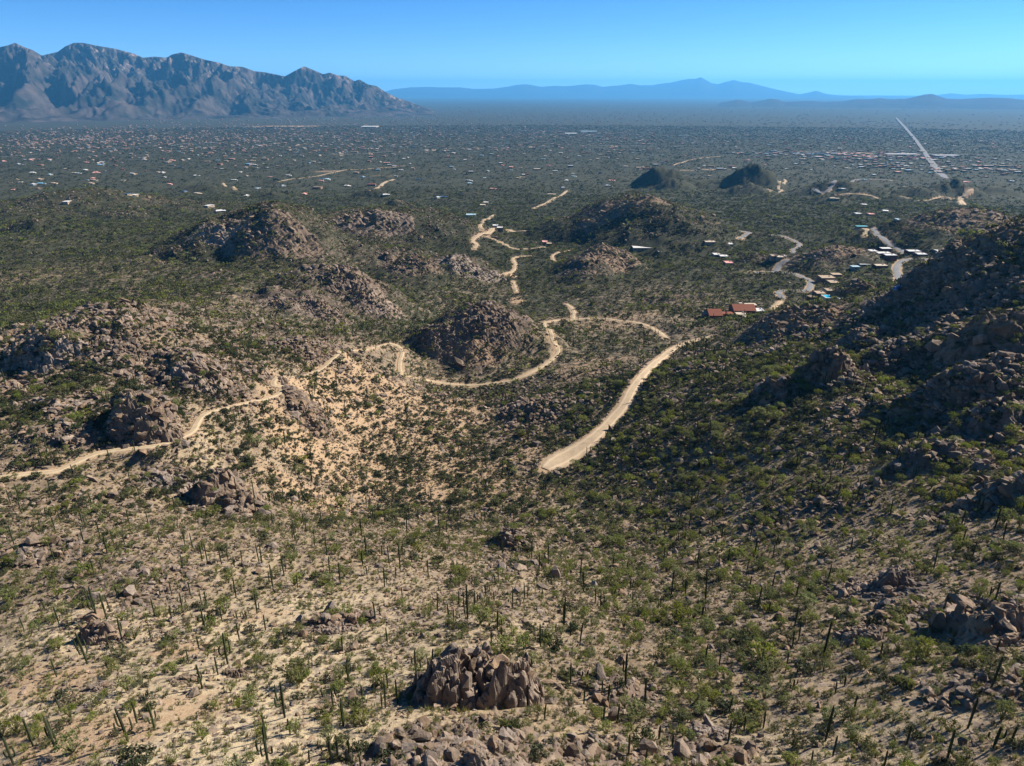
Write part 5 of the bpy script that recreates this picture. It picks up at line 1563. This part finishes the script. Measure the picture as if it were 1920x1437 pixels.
def ribbed(path, radii, ribs=9):
    """a ribbed column along a path, with a rounded tip"""
    V, Fc = [], []
    n = ribs * 2
    for j, (p, r) in enumerate(zip(path, radii)):
        p = Vector(p)
        d = (Vector(path[min(j + 1, len(path) - 1)]) - Vector(path[max(j - 1, 0)])).normalized()
        a = Vector((1, 0, 0)) - d * d.x
        a = a.normalized() if a.length > .1 else Vector((0, 1, 0)); b = d.cross(a)
        for i in range(n):
            t = 2 * math.pi * i / n; rr = r * (1.0 if i % 2 == 0 else .80)
            V.append(p + a * rr * math.cos(t) + b * rr * math.sin(t))
        if j:
            k = (j - 1) * n
            for i in range(n):
                Fc.append((k + i, k + (i + 1) % n, k + n + (i + 1) % n, k + n + i))
    k = len(V); V.append(Vector(path[-1]) + (Vector(path[-1]) - Vector(path[-2])).normalized() * radii[-1] * .5)
    base = k - n
    for i in range(n):
        Fc.append((base + i, base + (i + 1) % n, k))
    return V, Fc


def saguaro_parts(arms, seed):
    """trunk and arm meshes of a saguaro one metre tall for every ten of real height: built 6 m tall, scaled per plant"""
    rg = random.Random(seed)
    H = 6.0
    R0 = .14
    zs = [-.3, .0, .8, 2.0, 3.2, 4.4, 5.3, 5.75, 5.95]
    rr = [.8, .85, .95, 1.05, 1.1, 1.05, .95, .72, .35]
    lean = rg.gauss(0, .10), rg.gauss(0, .10)
    V, Fc = ribbed([(lean[0] * (z / H) ** 2, lean[1] * (z / H) ** 2, z) for z in zs], [R0 * q for q in rr])
    trunk = mesh_of('saguaro', V, Fc, M_SAG, smooth_shade=False)
    out = []
    for k in range(arms):
        a = rg.uniform(0, 6.28) if arms > 2 else k * math.pi + rg.uniform(-.5, .5)
        z = rg.uniform(1.5, 3.0); reach = rg.uniform(.55, .95); up = rg.uniform(1.0, 2.6)
        ca_, sa_ = math.cos(a), math.sin(a)
        pts = [(.15, z), (reach * .65, z - .04), (reach * .95, z + .18), (reach, z + .6), (reach, z + up * .6), (reach * .98, z + up * .9), (reach * .97, z + up)]
        rad = [.075, .09, .10, .105, .105, .09, .045]
        V, Fc = ribbed([(r * ca_, r * sa_, h) for r, h in pts], rad, 7)
        out.append(mesh_of('arm', V, Fc, M_SAG))
    return trunk, out


def whole(trunk, arms):
    V, Fc = [], []
    for me in [trunk] + arms:
        k = len(V)
        V += [v.co.copy() for v in me.vertices]; Fc += [tuple(i + k for i in p.vertices) for p in me.polygons]
    return mesh_of('saguaro_whole', V, Fc, M_SAG)


SAG = {a: [saguaro_parts(a, 700 + 20 * a + v) for v in range(4)] for a in range(5)}
C6 = [(65, 1432, 1325, 2), (155, 1345, 1235, 0), (262, 1365, 1235, 3), (265, 1020, 945, 0), (408, 960, 825, 3), (275, 770, 700, 2), (455, 750, 615, 4), (498, 748, 640, 1), (515, 715, 640, 0), (112, 800, 745, 0), (210, 705, 668, 0), (508, 885, 825, 0), (570, 850, 750, 1), (706, 850, 800, 1), (598, 1325, 1185, 3), (640, 1235, 1150, 1), (722, 1262, 1160, 3),
      (285, 1185, 1125, 0), (945, 1075, 975, 3), (880, 950, 900, 0), (930, 890, 830, 1), (957, 800, 705, 3), (802, 755, 690, 2), (722, 735, 660, 1), (850, 695, 630, 2), (803, 640, 580, 0), (890, 640, 580, 1), (750, 645, 610, 1), (945, 690, 630, 0), (965, 690, 625, 0), (1038, 765, 700, 0), (1103, 650, 565, 2), (1275, 605, 505, 3), (1063, 960, 830, 2),
      (1018, 1010, 935, 2), (1118, 850, 770, 0), (1200, 725, 640, 1), (1240, 800, 735, 1), (1108, 750, 715, 0), (1152, 750, 710, 0), (1330, 1210, 1060, 4), (1245, 1310, 1215, 0), (1252, 1430, 1290, 4), (1355, 1285, 1225, 1), (1630, 1045, 960, 1), (1600, 905, 840, 1), (1605, 1245, 1140, 1), (1555, 1160, 1090, 0), (1505, 1110, 1080, 0), (1567, 1120, 1080, 0),
      (1693, 1125, 1065, 0), (1663, 1180, 1140, 0), (1535, 1370, 1330, 0), (1548, 1420, 1345, 0), (1580, 1400, 1330, 0), (1633, 1395, 1330, 0), (1445, 1420, 1370, 0), (1108, 1437, 1385, 0), (65, 400, 320, 1), (260, 490, 420, 1), (440, 535, 470, 1), (480, 530, 475, 0), (855, 525, 450, 0), (585, 410, 355, 0), (500, 440, 365, 1), (530, 395, 345, 0),
      (470, 375, 305, 0), (390, 390, 330, 1), (260, 345, 285, 0), (190, 335, 275, 0), (100, 255, 180, 0), (50, 215, 150, 0), (90, 195, 125, 0), (350, 270, 215, 0), (385, 305, 255, 1), (400, 325, 275, 0), (285, 305, 250, 0), (245, 300, 240, 0), (695, 315, 255, 0), (780, 210, 150, 0), (655, 200, 130, 0), (745, 390, 350, 1), (950, 440, 385, 0), (945, 480, 400, 0),
      (970, 490, 410, 0), (1035, 495, 410, 0), (1065, 475, 420, 0), (1095, 505, 460, 0), (1130, 475, 430, 2), (1210, 490, 410, 0), (1225, 500, 405, 0), (1390, 605, 545, 0), (1590, 590, 500, 0), (1540, 550, 460, 0), (1525, 440, 365, 0), (1693, 500, 445, 1), (1710, 440, 360, 0), (1690, 370, 280, 0), (1470, 410, 340, 0), (605, 310, 240, 0), (1110, 195, 90, 0), (1190, 190, 100, 0), (865, 410, 350, 0), (900, 420, 350, 0)]
C7 = [(398, 1000, 905, 2), (475, 1000, 900, 3), (935, 1020, 945, 3), (980, 880, 780, 1), (750, 865, 805, 1), (798, 860, 795, 2), (778, 800, 715, 1), (1120, 1050, 965, 1), (1375, 1060, 920, 3), (1030, 1005, 985, 0), (1172, 1030, 1000, 0), (1197, 1020, 990, 0), (1265, 1110, 1050, 0), (1295, 1140, 1065, 2), (1182, 1145, 1085, 1), (1465, 1175, 1045, 0), (1340, 1220, 1155, 0),
      (1400, 1230, 1195, 0), (1270, 1270, 1170, 0), (1530, 1310, 1255, 0), (1490, 1310, 1285, 0), (1595, 1355, 1305, 0), (1390, 1405, 1310, 0), (1403, 1270, 1240, 0), (1467, 1437, 1365, 0), (998, 1220, 1155, 0), (85, 1050, 965, 1), (268, 1075, 1005, 0), (150, 1120, 1065, 0), (20, 1120, 1080, 0), (240, 1165, 1100, 0), (255, 1165, 1065, 0), (313, 1145, 1045, 0), (60, 1250, 1150, 1),
      (35, 1410, 1330, 0), (90, 1400, 1325, 0), (140, 1437, 1390, 0), (265, 860, 790, 0), (210, 760, 675, 3), (500, 720, 630, 0), (575, 765, 705, 0), (550, 735, 680, 1), (602, 745, 725, 0), (640, 755, 600, 0), (625, 725, 650, 0), (672, 705, 620, 0), (685, 670, 635, 0), (600, 690, 620, 0), (725, 640, 590, 0), (660, 580, 540, 0), (850, 700, 610, 0), (885, 690, 650, 0), (830, 690, 660, 0),
      (768, 590, 545, 0), (763, 665, 620, 0), (335, 660, 600, 0), (252, 600, 510, 3), (305, 565, 505, 0), (150, 500, 430, 0), (45, 590, 490, 0), (170, 545, 500, 0), (240, 455, 405, 0), (335, 450, 395, 0), (575, 515, 470, 0), (1090, 780, 655, 0), (1085, 775, 690, 0), (1120, 830, 765, 0), (1163, 875, 775, 0), (1050, 820, 780, 0), (1235, 680, 610, 0), (1258, 700, 630, 0), (1275, 700, 640, 0),
      (1180, 625, 530, 2), (963, 600, 540, 0), (905, 655, 580, 0), (920, 650, 590, 0), (988, 640, 610, 0), (1030, 590, 540, 0), (1315, 520, 440, 0), (1385, 535, 480, 0), (1590, 650, 530, 0), (1655, 640, 570, 0), (1620, 770, 710, 0), (1735, 745, 690, 0), (1540, 695, 650, 0), (1410, 670, 620, 0), (1400, 610, 560, 0), (1445, 590, 560, 0), (1325, 650, 610, 0), (140, 340, 280, 0), (165, 440, 370, 0)]
C8 = [(800, 945, 785, 0), (1445, 330, 250, 1), (1330, 360, 300, 0), (1450, 410, 335, 0), (1320, 520, 425, 0), (930, 435, 375, 0), (1640, 400, 310, 0), (1720, 300, 225, 0), (1605, 330, 240, 1), (1520, 250, 170, 1), (1540, 240, 190, 0), (870, 190, 120, 0), (1115, 270, 195, 0), (1030, 220, 180, 0), (250, 960, 870, 0), (320, 970, 905, 0), (520, 930, 865, 0), (635, 970, 910, 0), (660, 890, 815, 0),
      (670, 790, 700, 1), (690, 850, 770, 0), (360, 1330, 1240, 0), (435, 1270, 1210, 0), (365, 1190, 1120, 0), (525, 1260, 1190, 0), (815, 1320, 1180, 0), (1070, 930, 865, 0), (1050, 790, 735, 2), (905, 1060, 1020, 0), (860, 1100, 1050, 0), (665, 1080, 1035, 0), (945, 1190, 1115, 0), (1480, 1260, 1145, 0), (1600, 1350, 1270, 2), (1380, 1420, 1300, 0), (1590, 1070, 945, 0),
      (1605, 920, 850, 0), (1600, 690, 590, 0), (1580, 650, 605, 0), (1370, 700, 650, 0), (850, 1390, 1315, 0), (750, 1420, 1375, 0), (1090, 1437, 1375, 0), (1190, 1350, 1265, 0), (40, 1310, 1255, 0), (100, 1340, 1305, 0), (95, 640, 525, 0), (255, 660, 520, 0), (160, 620, 570, 0), (500, 700, 600, 0), (550, 720, 675, 0), (565, 610, 530, 0), (680, 640, 595, 0), (485, 460, 370, 1),
      (510, 490, 445, 0), (570, 460, 405, 0), (585, 410, 360, 0), (360, 480, 420, 0), (320, 510, 470, 0), (460, 630, 550, 0), (240, 740, 690, 0), (125, 770, 720, 0), (410, 450, 410, 0), (490, 500, 450, 0), (1680, 1330, 1265, 0), (1500, 1060, 1010, 0)]


def saguaros():
    pts = []
    for ox, lst in ((0, C6), (620, C7), (1220, C8)):
        for cx, cb, ct, arms in lst:
            px, py = ox + cx / 2.49, 860 + cb / 2.49
            p = hit(px, py)
            d = math.dist(p, (0, 0, ZC))
            _, _, zz = project(p)
            h = (cb - ct) / 2.49 * d / F / (math.cos(math.asin((ZC - p[2]) / d)) + .02) * .97
            pts.append((p[0], p[1], p[2], float(np.clip(h, 1.2, 11)), arms))
    taken = np.array(pts)[:, :2]
    n = 9000
    x, y = scatter_points(n, 95, 640, 38.5)
    r = np.hypot(x, y)
    rk, sd = sample(ROCK, x, y), sample(SAND, x, y)
    cl = fbm(x / 45, y / 45, 3, 610)
    d = np.clip(.30 + .9 * cl, .02, 1) * (1 - .8 * sd) * (1 - .5 * rk) * smooth(r, 110, 200)
    ok = RNG.random(n) < d * .62
    x, y = x[ok], y[ok]
    ok = free_of_things(x, y, 1.0)
    x, y = x[ok], y[ok]
    z = ground(x, y)
    for a, b, c in zip(x, y, z):
        if a * a + b * b < 200 ** 2 and np.min(np.hypot(taken[:, 0] - a, taken[:, 1] - b)) < 5:
            continue
        pts.append((a, b, c, float(np.clip(RNG.normal(4.7, 1.4), 1.6, 8.0)), int(RNG.choice([0, 0, 0, 0, 1, 1, 2, 3]))))
    info = []
    for p in pts:
        px, py, zz = project(p[:3])
        info.append((p[3] / zz if -5 < px < 1925 and py < 1445 else 0, p, px, py))
    info.sort(key=lambda t: -t[0])
    lab = []
    for _, (a, b, c, h, arms), px, py in info[:300]:
        tr, am = SAG[arms][int(RNG.integers(4))]
        o = bpy.data.objects.new('saguaro_cactus', tr); COL.objects.link(o)
        s = h / 6.0; wd = float(np.clip(.55 + .45 * s, .7, 1.25)) * (1.15 if arms else 1.0)
        o.location = (a, b, c); o.scale = (wd, wd, s); o.rotation_euler = (random.gauss(0, .02), random.gauss(0, .02), random.uniform(0, 6.28))
        for m in am:
            ch = bpy.data.objects.new('arm', m); COL.objects.link(ch); ch.parent = o
        o['category'] = 'cactus'; o['group'] = 'saguaro cacti on the slopes'
        size = 'tall' if h > 6.2 else 'short' if h < 3.6 else 'mid height'
        lab.append((o, size + ' ' + ('bare saguaro column', 'one armed saguaro', 'two armed saguaro', 'three armed saguaro', 'many armed saguaro')[arms], px, py))
    give_labels(lab, MARKS_NEAR)
    rest = [t[1] for t in info[300:]]
    A = np.array(rest)
    var, off = [], []
    for a in range(4):
        var.append(whole(*SAG[a][0]))
    wd = np.clip(.75 + .45 * A[:, 3] / 6, .8, 1.4)
    scatter('distant_saguaro_cacti', A[:, :3], np.c_[np.zeros((len(A), 2)), RNG.uniform(0, 6.28, len(A))], np.c_[wd, wd, A[:, 3] / 6], np.clip(A[:, 4], 0, 3).astype(int), var, 'hundreds of thin saguaros in the farther scrub')
    print('saguaros', len(pts))


saguaros()

# ------------------------------------------------------------------ haze
def haze():
    x0, x1, y0, y1, z0, z1 = -75000, 75000, -1500, 63500, ZC - 345 - 30, ZC + 760
    v = [(x, y, z) for z in (z0, z1) for x, y in ((x0, y0), (x1, y0), (x1, y1), (x0, y1))]
    f = [(3, 2, 1, 0), (4, 5, 6, 7), (0, 1, 5, 4), (1, 2, 6, 5), (2, 3, 7, 6), (3, 0, 4, 7)]
    m = bpy.data.materials.new('desert_haze')
    m.use_nodes = True
    nt = m.node_tree
    nt.nodes.clear()
    out = nt.nodes.new('ShaderNodeOutputMaterial'); vol = nt.nodes.new('ShaderNodeVolumePrincipled')
    vol.inputs['Density'].default_value = HAZE_DENSITY
    vol.inputs['Color'].default_value = (*HAZE_COLOR, 1)
    vol.inputs['Anisotropy'].default_value = .2
    nt.links.new(vol.outputs[0], out.inputs['Volume'])
    o = link_mesh('haze', v, f, m)
    o['kind'] = 'stuff'


haze()
print('min ground', Z.min())
